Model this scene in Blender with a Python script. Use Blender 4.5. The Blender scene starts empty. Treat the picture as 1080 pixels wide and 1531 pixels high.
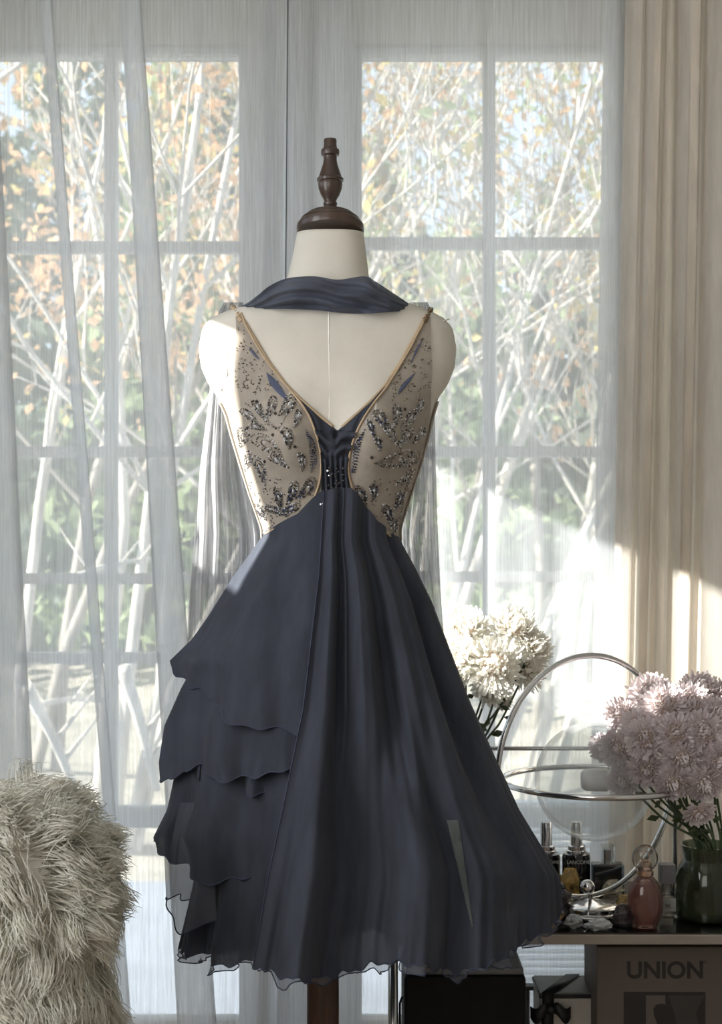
import bpy, math, random
import numpy as np
from mathutils import Matrix, Vector
random.seed(7); RNG = np.random.default_rng(7)
sc = bpy.context.scene
COL = sc.collection
PI = math.pi

# ------------------------------------------------------------------ camera, sky, sun, exposure
F, D0, CZ, HY = 2200.0, 2.2, 1.15, 800.0
cam = bpy.data.cameras.new('camera')
cam.sensor_fit = 'VERTICAL'; cam.sensor_height = 36.0; cam.lens = F / 1531 * 36.0
cam.shift_y = (HY - 765.5) / 1531
cam.clip_start = 0.05; cam.clip_end = 200
camo = bpy.data.objects.new('camera', cam); COL.objects.link(camo)
camo.location = (0, -D0, CZ); camo.rotation_euler = (PI / 2, 0, 0)
sc.camera = camo

world = bpy.data.worlds.new('sky'); sc.world = world; world.use_nodes = True
bg = world.node_tree.nodes['Background']
bg.inputs[0].default_value = (0.70, 0.84, 1.0, 1); bg.inputs[1].default_value = 2.4

sun = bpy.data.lights.new('sun', 'SUN'); sun.energy = 22.0; sun.angle = math.radians(0.6); sun.color = (1.0, 0.95, 0.87)
suno = bpy.data.objects.new('sun', sun); COL.objects.link(suno)
suno.rotation_euler = Vector((0.88, 0.24, -0.41)).to_track_quat('-Z', 'Y').to_euler()

# added fill lamp at the solid left wall, brightens the dress from the side
al = bpy.data.lights.new('added_side_fill', 'AREA'); al.shape = 'RECTANGLE'; al.size = 1.0; al.size_y = 1.3; al.energy = 25.0; al.color = (.95, .97, 1.0)
alo = bpy.data.objects.new('added_side_fill', al); COL.objects.link(alo)
alo.location = (-1.335, -1.35, 1.55); alo.rotation_euler = Vector((1, 0, 0)).to_track_quat('-Z', 'Y').to_euler()
al2 = bpy.data.lights.new('added_rear_fill', 'AREA'); al2.shape = 'RECTANGLE'; al2.size = 1.1; al2.size_y = 1.3; al2.energy = 10.0; al2.color = (1.0, .98, .95)  # second added fill lamp, no opening in the wall behind it
al2o = bpy.data.objects.new('added_rear_fill', al2); COL.objects.link(al2o)
al2o.location = (-.75, -2.68, 1.6); al2o.rotation_euler = Vector((0, 1, 0)).to_track_quat('-Z', 'Z').to_euler()
cam.dof.use_dof = True; cam.dof.focus_distance = D0 - .03; cam.dof.aperture_fstop = 7.0

vs = sc.view_settings
vs.view_transform = 'Standard'; vs.look = 'None'; vs.exposure = 0.08; vs.gamma = 1.0; vs.use_curve_mapping = False
cy = sc.cycles
cy.max_bounces = 20; cy.diffuse_bounces = 16; cy.glossy_bounces = 4; cy.transmission_bounces = 6
cy.transparent_max_bounces = 24; cy.caustics_reflective = False; cy.caustics_refractive = False
cy.sample_clamp_indirect = 6.0

# ------------------------------------------------------------------ helpers
def P(px, py, Y=0.0):
    d = D0 + Y
    return ((px - 540) * d / F, Y, CZ - (py - HY) * d / F)
def XX(px, Y): return (px - 540) * (D0 + Y) / F
def ZZ(py, Y): return CZ - (py - HY) * (D0 + Y) / F
def itp(x, tab, k=1):
    return np.interp(x, [r[0] for r in tab], [r[k] for r in tab])

class MB:
    def __init__(s): s.v = []; s.f = []; s.n = 0; s.sharp = False
    def add(s, v, f):
        s.v.extend([tuple(p) for p in v]); n = s.n
        s.f.extend([tuple(i + n for i in q) for q in f]); s.n += len(v)
        return s
    def box(s, x0, x1, y0, y1, z0, z1):
        v = [(x0,y0,z0),(x1,y0,z0),(x1,y1,z0),(x0,y1,z0),(x0,y0,z1),(x1,y0,z1),(x1,y1,z1),(x0,y1,z1)]
        return s.add(v, [(0,3,2,1),(4,5,6,7),(0,1,5,4),(1,2,6,5),(2,3,7,6),(3,0,4,7)])
    def grid(s, g, wrap=False):
        R = len(g); C = len(g[0]); v = [p for r in g for p in r]; f = []
        for i in range(R - 1):
            for j in range(C - (0 if wrap else 1)):
                k = (j + 1) % C
                f.append((i*C+j, i*C+k, (i+1)*C+k, (i+1)*C+j))
        return s.add(v, f)
    def lathe(s, prof, c, n=32, tilt=0.0, cap=True, sx=1.0, sy=1.0):
        ct, st = math.cos(tilt), math.sin(tilt); g = []
        for r, z in prof:
            row = []
            for j in range(n):
                a = 2 * PI * j / n
                x, y = r * math.cos(a) * sx, r * math.sin(a) * sy
                row.append((c[0] + x, c[1] + y * ct - z * st, c[2] + y * st + z * ct))
            g.append(row)
        n0 = s.n; s.grid(g, wrap=True); s.sharp = True
        if cap:
            s.f.append(tuple(n0 + j for j in range(n))[::-1])
            s.f.append(tuple(n0 + (len(prof)-1)*n + j for j in range(n)))
        return s
    def tube(s, pts, rad, n=8, closed=False, cap=True):
        pts = [Vector(p) for p in pts]; m = len(pts)
        rad = rad if hasattr(rad, '__len__') else [rad] * m
        g = []; prev = None
        for i, p in enumerate(pts):
            a = pts[(i-1) % m] if (closed or i > 0) else p
            b = pts[(i+1) % m] if (closed or i < m-1) else p
            t = (b - a)
            if t.length < 1e-9: t = Vector((0, 0, 1))
            t.normalize()
            if prev is None:
                prev = t.cross(Vector((0, 0, 1)) if abs(t.z) < .9 else Vector((1, 0, 0)))
            u = prev - t * prev.dot(t)
            if u.length < 1e-6: u = t.orthogonal()
            u.normalize(); prev = u; w = t.cross(u)
            g.append([tuple(p + (u * math.cos(2*PI*j/n) + w * math.sin(2*PI*j/n)) * rad[i]) for j in range(n)])
        n0 = s.n
        if closed: g.append(g[0])
        s.grid(g, wrap=True)
        if cap and not closed:
            s.f.append(tuple(n0 + j for j in range(n))[::-1]); s.f.append(tuple(n0 + (m-1)*n + j for j in range(n)))
        return s
    def ball(s, c, r, n=8, m=6, sz=1.0):
        prof = [(r * math.sin(PI * (i + .02) / (m + .04)) + 1e-6, -r * sz * math.cos(PI * i / m)) for i in range(m + 1)]
        return s.lathe(prof, c, n)
    def build(s, name, mat, parent=None, smooth=True, solid=0, bevel=0, subsurf=0, autosm=None):
        me = bpy.data.meshes.new(name); me.from_pydata(s.v, [], s.f); me.update()
        o = bpy.data.objects.new(name, me); COL.objects.link(o)
        finish(o, mat, parent, smooth)
        if s.sharp and smooth: me.set_sharp_from_angle(angle=math.radians(32))
        if bevel:
            m = o.modifiers.new('bevel', 'BEVEL'); m.width = bevel; m.segments = 2; m.limit_method = 'ANGLE'
        if solid:
            m = o.modifiers.new('solid', 'SOLIDIFY'); m.thickness = solid; m.offset = 0
        if subsurf:
            m = o.modifiers.new('sub', 'SUBSURF'); m.levels = subsurf; m.render_levels = subsurf
        return o

def finish(o, mat, parent, smooth):
    if mat is not None: o.data.materials.append(mat)
    if smooth and o.type == 'MESH':
        o.data.polygons.foreach_set('use_smooth', [True] * len(o.data.polygons))
    if parent is not None:
        o.parent = parent
        if parent.type == 'EMPTY':
            o.matrix_parent_inverse = Matrix.Translation(-Vector(parent.location))

def tag(o, label, cat=None, group=None, kind=None):
    if label: o['label'] = label
    if cat: o['category'] = cat
    if group: o['group'] = group
    if kind: o['kind'] = kind
    return o
def thing(name, loc, label, cat, group=None):
    o = bpy.data.objects.new(name, None); COL.objects.link(o); o.location = loc; o.empty_display_size = .05
    return tag(o, label, cat, group)
def struct(name, mb, mat, smooth=False, bevel=0):
    o = mb.build(name, mat, None, smooth, bevel=bevel); o['kind'] = 'structure'; return o
def spl(K, s):
    K = np.asarray(K, float); n = len(K); x = min(max(s, 0), 1) * (n - 1); i = min(int(x), n - 2); f = x - i
    p0 = K[max(i-1, 0)]; p1 = K[i]; p2 = K[i+1]; p3 = K[min(i+2, n-1)]
    return .5 * ((2*p1) + (p2-p0)*f + (2*p0-5*p1+4*p2-p3)*f*f + (3*p1-p0-3*p2+p3)*f**3)

# ------------------------------------------------------------------ materials
def nmat(name):
    m = bpy.data.materials.new(name); m.use_nodes = True; nt = m.node_tree
    b = nt.nodes['Principled BSDF']; return m, nt, b
def coords(nt, scale=(1, 1, 1)):
    tc = nt.nodes.new('ShaderNodeTexCoord'); mp = nt.nodes.new('ShaderNodeMapping'); mp.inputs['Scale'].default_value = scale
    nt.links.new(tc.outputs['Object'], mp.inputs['Vector']); return mp.outputs['Vector']
def noise(nt, vec, scale, detail=3, rough=.6):
    n = nt.nodes.new('ShaderNodeTexNoise'); n.inputs['Scale'].default_value = scale
    n.inputs['Detail'].default_value = detail; n.inputs['Roughness'].default_value = rough
    nt.links.new(vec, n.inputs['Vector']); return n.outputs['Fac']
def ramp(nt, fac, stops):
    r = nt.nodes.new('ShaderNodeValToRGB'); e = r.color_ramp.elements
    e[0].position, e[0].color = stops[0][0], (*stops[0][1], 1); e[1].position, e[1].color = stops[-1][0], (*stops[-1][1], 1)
    for p, c in stops[1:-1]:
        q = e.new(p); q.color = (*c, 1)
    nt.links.new(fac, r.inputs[0]); return r.outputs[0]
def mrange(nt, fac, a, b, lo=.3, hi=.7):
    r = nt.nodes.new('ShaderNodeMapRange'); r.inputs[1].default_value = lo; r.inputs[2].default_value = hi
    r.inputs[3].default_value = a; r.inputs[4].default_value = b; nt.links.new(fac, r.inputs[0]); return r.outputs[0]
def bump(nt, fac, strength, dist=.002):
    b = nt.nodes.new('ShaderNodeBump'); b.inputs['Strength'].default_value = strength; b.inputs['Distance'].default_value = dist
    nt.links.new(fac, b.inputs['Height']); return b.outputs['Normal']
def mat(name, col, rough=.6, metal=0.0, var=.12, scale=30, bmp=0.0, bscale=None, stretch=(1, 1, 1), spec=None, coat=0):
    m, nt, b = nmat(name)
    v = coords(nt, stretch); f = noise(nt, v, scale)
    lo = tuple(max(0, c * (1 - var)) for c in col); hi = tuple(min(1, c * (1 + var)) for c in col)
    nt.links.new(ramp(nt, f, [(.3, lo), (.7, hi)]), b.inputs['Base Color'])
    b.inputs['Roughness'].default_value = rough; b.inputs['Metallic'].default_value = metal
    if spec is not None: b.inputs['Specular IOR Level'].default_value = spec
    if coat: b.inputs['Coat Weight'].default_value = coat
    if bmp:
        g = noise(nt, v, bscale or scale * 4); nt.links.new(bump(nt, g, bmp), b.inputs['Normal'])
    return m
def cloth(name, col, alpha=1.0, transl=.25, scale=40, stretch=(1, 1, .2), var=.12, bmp=.3, bscale=300, rough=.8, tcol=None, avar=0.0, ascale=(500, 500, 8), sheen=0.0):
    """fabric: diffuse + light passing through + gaps between threads"""
    m, nt, b = nmat(name); N = nt.nodes; L = nt.links
    v = coords(nt, stretch); f = noise(nt, v, scale)
    lo = tuple(max(0, c * (1 - var)) for c in col); hi = tuple(min(1, c * (1 + var)) for c in col)
    c = ramp(nt, f, [(.3, lo), (.7, hi)]); L.new(c, b.inputs['Base Color'])
    b.inputs['Roughness'].default_value = rough; b.inputs['Specular IOR Level'].default_value = .15
    b.inputs['Sheen Weight'].default_value = sheen
    if bmp:
        nr = bump(nt, noise(nt, coords(nt, stretch), bscale), bmp, .001); L.new(nr, b.inputs['Normal'])
    out = b.outputs[0]
    if transl:
        t = N.new('ShaderNodeBsdfTranslucent')
        if tcol: t.inputs[0].default_value = (*tcol, 1)
        else: L.new(c, t.inputs[0])
        mx = N.new('ShaderNodeMixShader'); mx.inputs[0].default_value = transl
        L.new(out, mx.inputs[1]); L.new(t.outputs[0], mx.inputs[2]); out = mx.outputs[0]
    if alpha < 1:
        tr = N.new('ShaderNodeBsdfTransparent'); mx = N.new('ShaderNodeMixShader')
        if avar:
            f2 = noise(nt, coords(nt, ascale), 1.0, 4, .7)
            L.new(mrange(nt, f2, max(0, alpha - avar), min(1, alpha + avar)), mx.inputs[0])
        else: mx.inputs[0].default_value = alpha
        L.new(tr.outputs[0], mx.inputs[1]); L.new(out, mx.inputs[2]); out = mx.outputs[0]
    L.new(out, N['Material Output'].inputs[0]); return m
def glassmat(name, tint, gloss=.12, rough=.02, dirt=0.0, dcol=(.8, .8, .8), gmax=.9):
    """thin clear glass: see-through tint + mirror sheen growing at grazing angles (+ a little milky film)"""
    m, nt, b = nmat(name); N = nt.nodes; L = nt.links; N.remove(b)
    tr = N.new('ShaderNodeBsdfTransparent'); gl = N.new('ShaderNodeBsdfGlossy'); gl.inputs['Roughness'].default_value = rough
    f = noise(nt, coords(nt), 12); L.new(ramp(nt, f, [(.3, tuple(t * .95 for t in tint)), (.7, tint)]), tr.inputs[0])
    lw = N.new('ShaderNodeLayerWeight'); lw.inputs['Blend'].default_value = gloss * 2
    mx = N.new('ShaderNodeMixShader'); L.new(mrange(nt, lw.outputs['Fresnel'], gloss * .25, gmax, 0, 1), mx.inputs[0])
    L.new(tr.outputs[0], mx.inputs[1]); L.new(gl.outputs[0], mx.inputs[2]); out = mx.outputs[0]
    if dirt:
        d = N.new('ShaderNodeBsdfTranslucent'); d.inputs[0].default_value = (*dcol, 1)
        d2 = N.new('ShaderNodeBsdfDiffuse'); d2.inputs[0].default_value = (*dcol, 1)
        md = N.new('ShaderNodeMixShader'); md.inputs[0].default_value = .5; L.new(d.outputs[0], md.inputs[1]); L.new(d2.outputs[0], md.inputs[2])
        mx = N.new('ShaderNodeMixShader'); mx.inputs[0].default_value = dirt; L.new(out, mx.inputs[1]); L.new(md.outputs[0], mx.inputs[2]); out = mx.outputs[0]
    L.new(out, N['Material Output'].inputs[0]); return m

M = {}
M['wall'] = mat('wall_paint', (.45, .43, .39), .8, scale=6, var=.05, bmp=.1)
M['ceiling'] = mat('ceiling_paint', (.75, .74, .70), .8, scale=6, var=.04)
M['floor'] = mat('floor_wood', (.30, .22, .15), .45, scale=9, var=.3, stretch=(1, 8, 1))
M['frame'] = mat('window_frame_paint', (.60, .61, .62), .5, var=.06)
M['pane'] = glassmat('window_glass', (.97, .99, 1.0), .06)
M['sheer'] = cloth('sheer_curtain', (.80, .82, .84), alpha=.66, transl=.62, avar=.15, ascale=(420, 40, 7), bmp=.2, var=.06, tcol=(.86, .88, .90))
M['drape'] = cloth('beige_drape', (.86, .80, .72), alpha=.84, transl=.55, avar=.05, ascale=(600, 300, 20), bmp=.3, var=.08)
M['chiffon'] = cloth('blue_chiffon', (.052, .058, .077), alpha=.98, transl=.15, var=.22, scale=18, stretch=(1.5, 1.5, .3), bmp=.5, bscale=420, sheen=.08, avar=.02, ascale=(900, 900, 300))
M['tier'] = M['chiffon']
M['lining'] = cloth('blue_sheer_lining', (.20, .21, .26), alpha=.50, transl=.4, var=.15, bmp=.3)
M['hem'] = mat('rolled_hem', (.035, .045, .075), .8)
M['scarf'] = cloth('scarf_chiffon', (.085, .098, .135), alpha=.95, transl=.25, var=.25, scale=25, bmp=.6, bscale=260, sheen=.08)
M['tail'] = cloth('scarf_tail', (.42, .42, .44), alpha=.74, transl=.4, var=.3, scale=160, stretch=(1, 1, .02), bmp=.9, bscale=150, avar=.2, ascale=(260, 260, 4))  # scarf fabric made paler: sunlight on the tails is put into the colour
M['slit_light'] = cloth('painted_backlight', (.20, .22, .20), alpha=.6, transl=.4)  # pale cloth colour imitates backlight through a gap in the skirt
M['nude'] = cloth('nude_mesh', (.44, .385, .325), alpha=.95, transl=.15, var=.10, scale=60, bmp=.4, bscale=500, stretch=(1, 1, 1))
M['nudeedge'] = mat('nude_piping', (.50, .37, .24), .6)
M['bluepetal'] = cloth('blue_applique', (.12, .14, .22), alpha=.85, transl=.2, bmp=.4)
M['canvas'] = mat('cream_canvas', (.68, .64, .56), .85, var=.05, scale=14, bmp=.15, bscale=600)
M['seam'] = mat('seam_thread', (.92, .89, .80), .8)
M['wood'] = mat('dark_walnut', (.060, .036, .025), .38, var=.45, scale=26, stretch=(1, 1, .25), bmp=.1, coat=.25)
M['pole'] = mat('stand_wood', (.07, .035, .024), .45, var=.3, stretch=(6, 6, .4))
M['fleece'] = cloth('cream_fleece', (.97, .93, .86), transl=.3, var=.03, scale=20, bmp=0, stretch=(1, 1, 1))
M['strand'] = cloth('fleece_fibre', (1.0, .968, .90), alpha=1.0, transl=.5, var=.03, scale=20, bmp=0, stretch=(1, 1, 1))
M['chrome'] = mat('chrome', (.72, .72, .72), .12, 1.0, var=.05)
M['chromed'] = mat('chrome_aged', (.50, .50, .49), .22, 1.0, var=.1)
M['globe'] = glassmat('globe_glass', (.95, .97, .98), .045, gmax=.35, dirt=.21, dcol=(.88, .90, .91))
M['clear'] = glassmat('clear_glass', (.86, .88, .87), .16)
M['smoke'] = glassmat('smoke_glass', (.45, .47, .48), .2)
M['pinkglass'] = glassmat('pink_glass', (.86, .70, .68), .16, dirt=.1, dcol=(.9, .6, .55))
M['pinkjuice'] = glassmat('pink_perfume', (.72, .50, .46), .12, dirt=.30, dcol=(.62, .38, .34))
M['vaseglass'] = glassmat('green_vase_glass', (.50, .55, .46), .14, dirt=.12, dcol=(.30, .34, .22))
M['water'] = glassmat('vase_water', (.50, .56, .42), .08)
M['blackglass'] = mat('black_glass', (.012, .012, .014), .12, coat=.6)
M['silver'] = mat('silver_cap', (.66, .66, .68), .2, 1.0, var=.06)
M['rose'] = mat('rose_gold', (.72, .52, .42), .2, 1.0)
M['grey'] = mat('grey_plastic', (.17, .17, .18), .45)
M['white'] = mat('white_print', (.75, .75, .73), .5, var=.03)
M['shelf'] = mat('shelf_edge', (.34, .30, .26), .3, var=.12, scale=12, stretch=(.3, 3, 3), coat=.3)
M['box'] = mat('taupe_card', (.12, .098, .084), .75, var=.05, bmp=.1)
M['ink'] = mat('dark_ink', (.022, .018, .017), .6)
M['smokeink'] = mat('smoke_ink', (.045, .04, .037), .6)
M['blackcase'] = mat('black_case', (.007, .007, .008), .6, var=.15, spec=.2)
M['greytop'] = mat('grey_lid', (.16, .165, .17), .4)
M['cream'] = mat('cream_card', (.50, .47, .41), .7)
M['ribbon'] = mat('black_ribbon', (.012, .012, .013), .5)
M['green'] = mat('stem_green', (.055, .085, .035), .6, var=.3)
M['leaf'] = mat('leaf_green', (.06, .09, .04), .6, var=.3)
M['mumw'] = cloth('white_petals', (.88, .86, .82), transl=.4, var=.12, scale=22, bmp=0, tcol=(.90, .89, .82), stretch=(1, 1, 1))
M['mump'] = cloth('lilac_petals', (.78, .72, .725), transl=.25, var=.12, scale=22, bmp=0, tcol=(.80, .70, .70), stretch=(1, 1, 1))
M['mumc'] = mat('petal_heart', (.45, .36, .29), .8, var=.25)
M['citrine'] = mat('citrine', (.42, .27, .08), .25, var=.5, scale=60, bmp=.5)
M['amber'] = mat('amber_stone', (.30, .17, .05), .3, var=.6, scale=70, bmp=.6)
M['smoky'] = mat('smoky_stone', (.06, .05, .05), .25, var=.5, scale=60, bmp=.4)
M['quartz'] = mat('quartz', (.45, .46, .47), .15, var=.4, scale=80, bmp=.4)
M['pale'] = mat('pale_stone', (.62, .55, .42), .4, var=.2)
M['bsilver'] = mat('silver_beads', (.62, .60, .58), .22, .9, var=.3, scale=300)
M['bdark'] = mat('gunmetal_beads', (.13, .12, .12), .25, .8, var=.4, scale=300)
M['bblue'] = mat('iridescent_beads', (.14, .20, .42), .2, .8, var=.5, scale=300)
M['bpearl'] = mat('crystal_beads', (.85, .86, .88), .1, .3, var=.08)
M['bgold'] = mat('bronze_beads', (.24, .17, .10), .3, .7, var=.4, scale=300)
M['cord'] = mat('black_cord', (.01, .01, .012), .6)
M['bark'] = mat('pale_bark', (.62, .57, .50), .85, var=.35, scale=8, stretch=(1, 1, .4))
M['barkd'] = mat('grey_bark', (.30, .27, .23), .85, var=.35, scale=8, stretch=(1, 1, .4))
M['lyel'] = cloth('yellow_leaves', (.76, .60, .26), transl=.5, bmp=0, scale=3, var=.35, stretch=(1, 1, 1))
M['lor'] = cloth('rust_leaves', (.72, .46, .27), transl=.5, bmp=0, scale=3, var=.35, stretch=(1, 1, 1))
M['lgr'] = cloth('green_leaves', (.40, .47, .27), transl=.5, bmp=0, scale=3, var=.35, stretch=(1, 1, 1))
M['ldk'] = cloth('evergreen_leaves', (.24, .29, .22), transl=.35, bmp=0, scale=3, var=.35, stretch=(1, 1, 1))
M['ground'] = mat('pale_terrace', (.34, .37, .42), .9, var=.15, scale=3)
M['litter'] = mat('leaf_litter', (.46, .42, .34), .9, var=.35, scale=5, bmp=.3)
M['louver'] = mat('white_louver', (.74, .75, .76), .6, var=.04)

# ------------------------------------------------------------------ room shell
WY0, WY1 = 0.93, 1.06          # back wall (inner face, outer face)
WIN = [(-.832, -.246), (-.014, .566)]
ZT, ZB = ZZ(75, .98), .06
TOPZ = 2.75
w = MB()
w.box(-1.55, WIN[0][0], WY0, WY1, 0, TOPZ); w.box(WIN[0][1], WIN[1][0], WY0, WY1, 0, TOPZ); w.box(WIN[1][1], 1.15, WY0, WY1, 0, TOPZ)
for a, b in WIN: w.box(a, b, WY0, WY1, ZT, TOPZ); w.box(a, b, WY0, WY1, 0, ZB)
struct('wall_back', w, M['wall'])
LX = -1.35; SY0, SY1, SZ0, SZ1 = -.424, .36, 1.605, 2.05; YR = -2.7
w = MB(); w.box(LX-.12, LX, YR, SY0, 0, TOPZ).box(LX-.12, LX, SY1, WY0, 0, TOPZ).box(LX-.12, LX, SY0, SY1, 0, SZ0).box(LX-.12, LX, SY0, SY1, SZ1, TOPZ)
struct('wall_left', w, M['wall'])
struct('wall_right', MB().box(.98, 1.1, YR, WY0, 0, TOPZ), M['wall'])
struct('wall_front', MB().box(-1.47, 1.1, YR - .12, YR, 0, TOPZ), M['wall'])
struct('floor', MB().box(-1.47, 1.1, YR, WY1, -.1, 0), M['floor'])
struct('ceiling', MB().box(-1.47, 1.1, YR, WY1, TOPZ, TOPZ + .1), M['ceiling'])
struct('ground_terrace', MB().box(-9, 9, WY1 + .01, 3.2, -.25, -.12), M['ground'])
gr = []
for j in range(24):
    y = 3.2 + j * .8
    gr.append([(x, y, -.14 + max(0, (y - 5)) * .12 + .12 * math.sin(x * 1.3 + y) * min(1, (y - 3.2))) for x in np.linspace(-16, 16, 40)])
struct('ground_slope', MB().grid(gr), M['litter'], smooth=True)

def make_window(n, a, b, rows):
    y0, y1 = .955, 1.0
    root = bpy.data.objects.new('window_%d' % n, None); COL.objects.link(root); root.location = ((a + b) / 2, .98, ZB); root['kind'] = 'structure'
    f = MB(); t = .016
    f.box(a, a + t, y0, y1, ZB, ZT).box(b - t, b, y0, y1, ZB, ZT).box(a + t, b - t, y0, y1, ZT - t, ZT).box(a + t, b - t, y0, y1, ZB, ZB + .05)
    f.build('window_frame', M['frame'], root, False, bevel=.003)
    mx = (a + b) / 2; m = .0125
    MB().box(mx - m, mx + m, y0, y1, ZB + .05, ZT - t).build('mullion', M['frame'], root, False, bevel=.003)
    zs = []
    for py in rows:
        z = ZZ(py, .98); h = .0115 if py != 1220 else .022; zs.append((z, h))
        for (p, q) in ((a + t, mx - m), (mx + m, b - t)):
            MB().box(p, q, y0 + .004, y1 - .004, z - h, z + h).build('muntin', M['frame'], root, False, bevel=.002)
    edges = [ZT - t] + [e for z, h in zs for e in (z + h, z - h)] + [ZB + .05]
    for i in range(0, len(edges), 2):
        for (p, q) in ((a + t, mx - m), (mx + m, b - t)):
            MB().box(p, q, .974, .978, edges[i+1], edges[i]).build('pane', M['pane'], root, False)
make_window(1, *WIN[0], (371, 676, 865, 983, 1220))
make_window(2, *WIN[1], (365, 676, 862, 1220))
# high side window through which the sun beam enters
root = bpy.data.objects.new('window_3', None); COL.objects.link(root); root.location = (LX, (SY0+SY1)/2, SZ0); root['kind'] = 'structure'
f = MB(); x0, x1 = LX - .09, LX - .03
f.box(x0, x1, SY0, SY0+.02, SZ0, SZ1).box(x0, x1, SY1-.02, SY1, SZ0, SZ1).box(x0, x1, SY0+.02, SY1-.02, SZ0, SZ0+.02).box(x0, x1, SY0+.02, SY1-.02, SZ1-.02, SZ1)
f.build('window_frame', M['frame'], root, False)
MB().box(x0, x1, .095, .13, SZ0+.02, SZ1-.02).build('mullion', M['frame'], root, False)  # unseen bar added to break up the sun beam on the drape
MB().box(LX-.062, LX-.058, SY0+.02, SY1-.02, SZ0+.02, SZ1-.02).build('pane', M['pane'], root, False)

rb2 = thing('window_blind', (-.75, YR + .012, .9), 'unseen white blind added behind the rear fill lamp, on a solid wall', 'blind')  # added with the rear fill lamp, covers no window
MB().box(-1.32, -.18, YR + .004, YR + .007, .9, 2.3).build('added_blind_cloth', M['louver'], rb2, False)
MB().tube([(-1.33, YR + .04, 2.33), (-.17, YR + .04, 2.33)], .028, 14).build('roller', M['louver'], rb2)
rbx = thing('added_side_blind', (LX + .012, -1.35, .85), 'unseen white blind added behind the side fill lamp, on a solid wall', 'blind')  # made-up backing for the side fill lamp, hung on closed wall
MB().box(LX + .004, LX + .007, -1.9, -.8, .85, 2.25).build('added_blind_cloth', M['louver'], rbx, False)
MB().tube([(LX + .03, -1.92, 2.28), (LX + .03, -.78, 2.28)], .028, 14).build('roller', M['louver'], rbx)
# ------------------------------------------------------------------ curtains
def curtain(name, knots, mt, label, ztop=2.70, zbot=.03, y0=0, y1=1500, rows=40, sub=7, wav=.004, solid=0):
    """knots: (px at picture row y0, px at picture row y1, depth Y); the sheet follows them in plan, doubling back at folds"""
    g = []
    for r in range(rows + 1):
        z = ztop + (zbot - ztop) * r / rows
        row = []
        for k in range(len(knots) - 1):
            for j in range(sub + (1 if k == len(knots) - 2 else 0)):
                t = j / sub; e = t * t * (3 - 2 * t)
                A, B = knots[k], knots[k+1]
                Y = A[2] + (B[2] - A[2]) * e
                py = HY + (CZ - z) * F / (D0 + Y); q = (py - y0) / (y1 - y0)
                pa = A[0] + (A[1] - A[0]) * q; pb = B[0] + (B[1] - B[0]) * q
                px = pa + (pb - pa) * t
                X = XX(px, Y)
                row.append((X, Y + wav * math.sin(X * 31 + z * 1.7 + k) + wav * .6 * math.sin(X * 73 - z * 2.3), z))
        g.append(row)
    o = MB().grid(g).build(name, mt, None, True)
    return tag(o, label, 'curtain')
c = .75
curtain('sheer_curtain', [(-330, -300, c), (-120, -70, c+.015), (-10, 66, c-.008), (-70, 0, c+.010), (40, 150, c+.014), (77, 195, c-.008), (60, 178, c+.006), (120, 225, c+.012),
        (211, 322, c-.012), (181, 264, c+.004), (260, 330, c+.014), (345, 352, c+.004), (395, 385, c+.022), (418, 402, c-.012), (431, 414, c+.004)],
        M['sheer'], 'white sheer curtain panel over the left window, with three pressed folds')
curtain('sheer_curtain', [(427, 411, c+.02), (447, 430, c-.006), (480, 470, c+.022), (520, 515, c+.004), (600, 600, c+.014), (712, 706, c), (735, 730, c+.012), (830, 820, c),
        (936, 930, c-.010), (904, 878, c+.006), (926, 918, c+.014)],
        M['sheer'], 'white sheer curtain panel hanging behind the globe lamp and white bouquet')
kn = [(936, 905, .690), (950, 915, .672)]
for q, (a, b, wd, dp) in enumerate([(962, 930, 6, .67), (992, 955, 12, .645), (1008, 985, 5, .64), (1050, 1020, 16, .61), (1118, 1078, 10, .60), (1160, 1130, 14, .58)]):
    kn += [(a, b, dp), (a - wd, b - wd, dp + .014), (a + 3, b + 3, dp + .020), (a + 10 + 3 * q, b + 9 + 3 * q, dp - .006)]
kn.append((1210, 1190, .57))
curtain('window_drape', kn, M['drape'], 'heavy beige drape in deep folds at the window edge', wav=.002)
tag(MB().tube([(XX(431.5, c-.03), c-.03, 2.72), (XX(430.5, c-.03), c-.03, 2.2), (XX(427, c-.03), c-.03, 1.6), (XX(425, c-.03), c-.03, .5)], .0012, 6).build('blind_cord', M['cord'], None),
    'thin black cord hanging between the two sheer panels', 'cord')
tag(MB().tube([(-1.3, c+.004, 2.715), (.95, c+.004, 2.715)], .012, 10).build('curtain_rod', M['chrome'], None), 'metal curtain rod above the window, out of sight', 'curtain rod')

# ------------------------------------------------------------------ dress form
BODY = [  # py, left px, right px, depth
    (349, 444, 544, .046), (380, 438, 548, .049), (415, 430, 552, .053), (432, 418, 566, .057), (447, 392, 594, .060), (458, 362, 622, .062), (466, 338, 645, .064),
    (476, 315, 664, .066), (490, 303, 677, .068), (520, 297, 683, .074), (550, 301, 680, .080), (575, 312, 670, .085), (595, 326, 656, .089), (620, 338, 648, .092), (650, 346, 641, .095),
    (690, 358, 630, .093), (740, 374, 614, .088), (790, 392, 598, .083), (830, 394, 600, .080), (900, 372, 622, .088), (1000, 362, 632, .095), (1060, 350, 640, .105), (1085, 380, 610, .08)]
BUST = [(424, 655, 50, 62, .040), (565, 655, 50, 62, .040)]
SE = 2.35
def bumps(px, py): return sum(a * math.exp(-((px - x) / sx) ** 2 - ((py - y) / sy) ** 2) for x, y, sx, sy, a in BUST)
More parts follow.
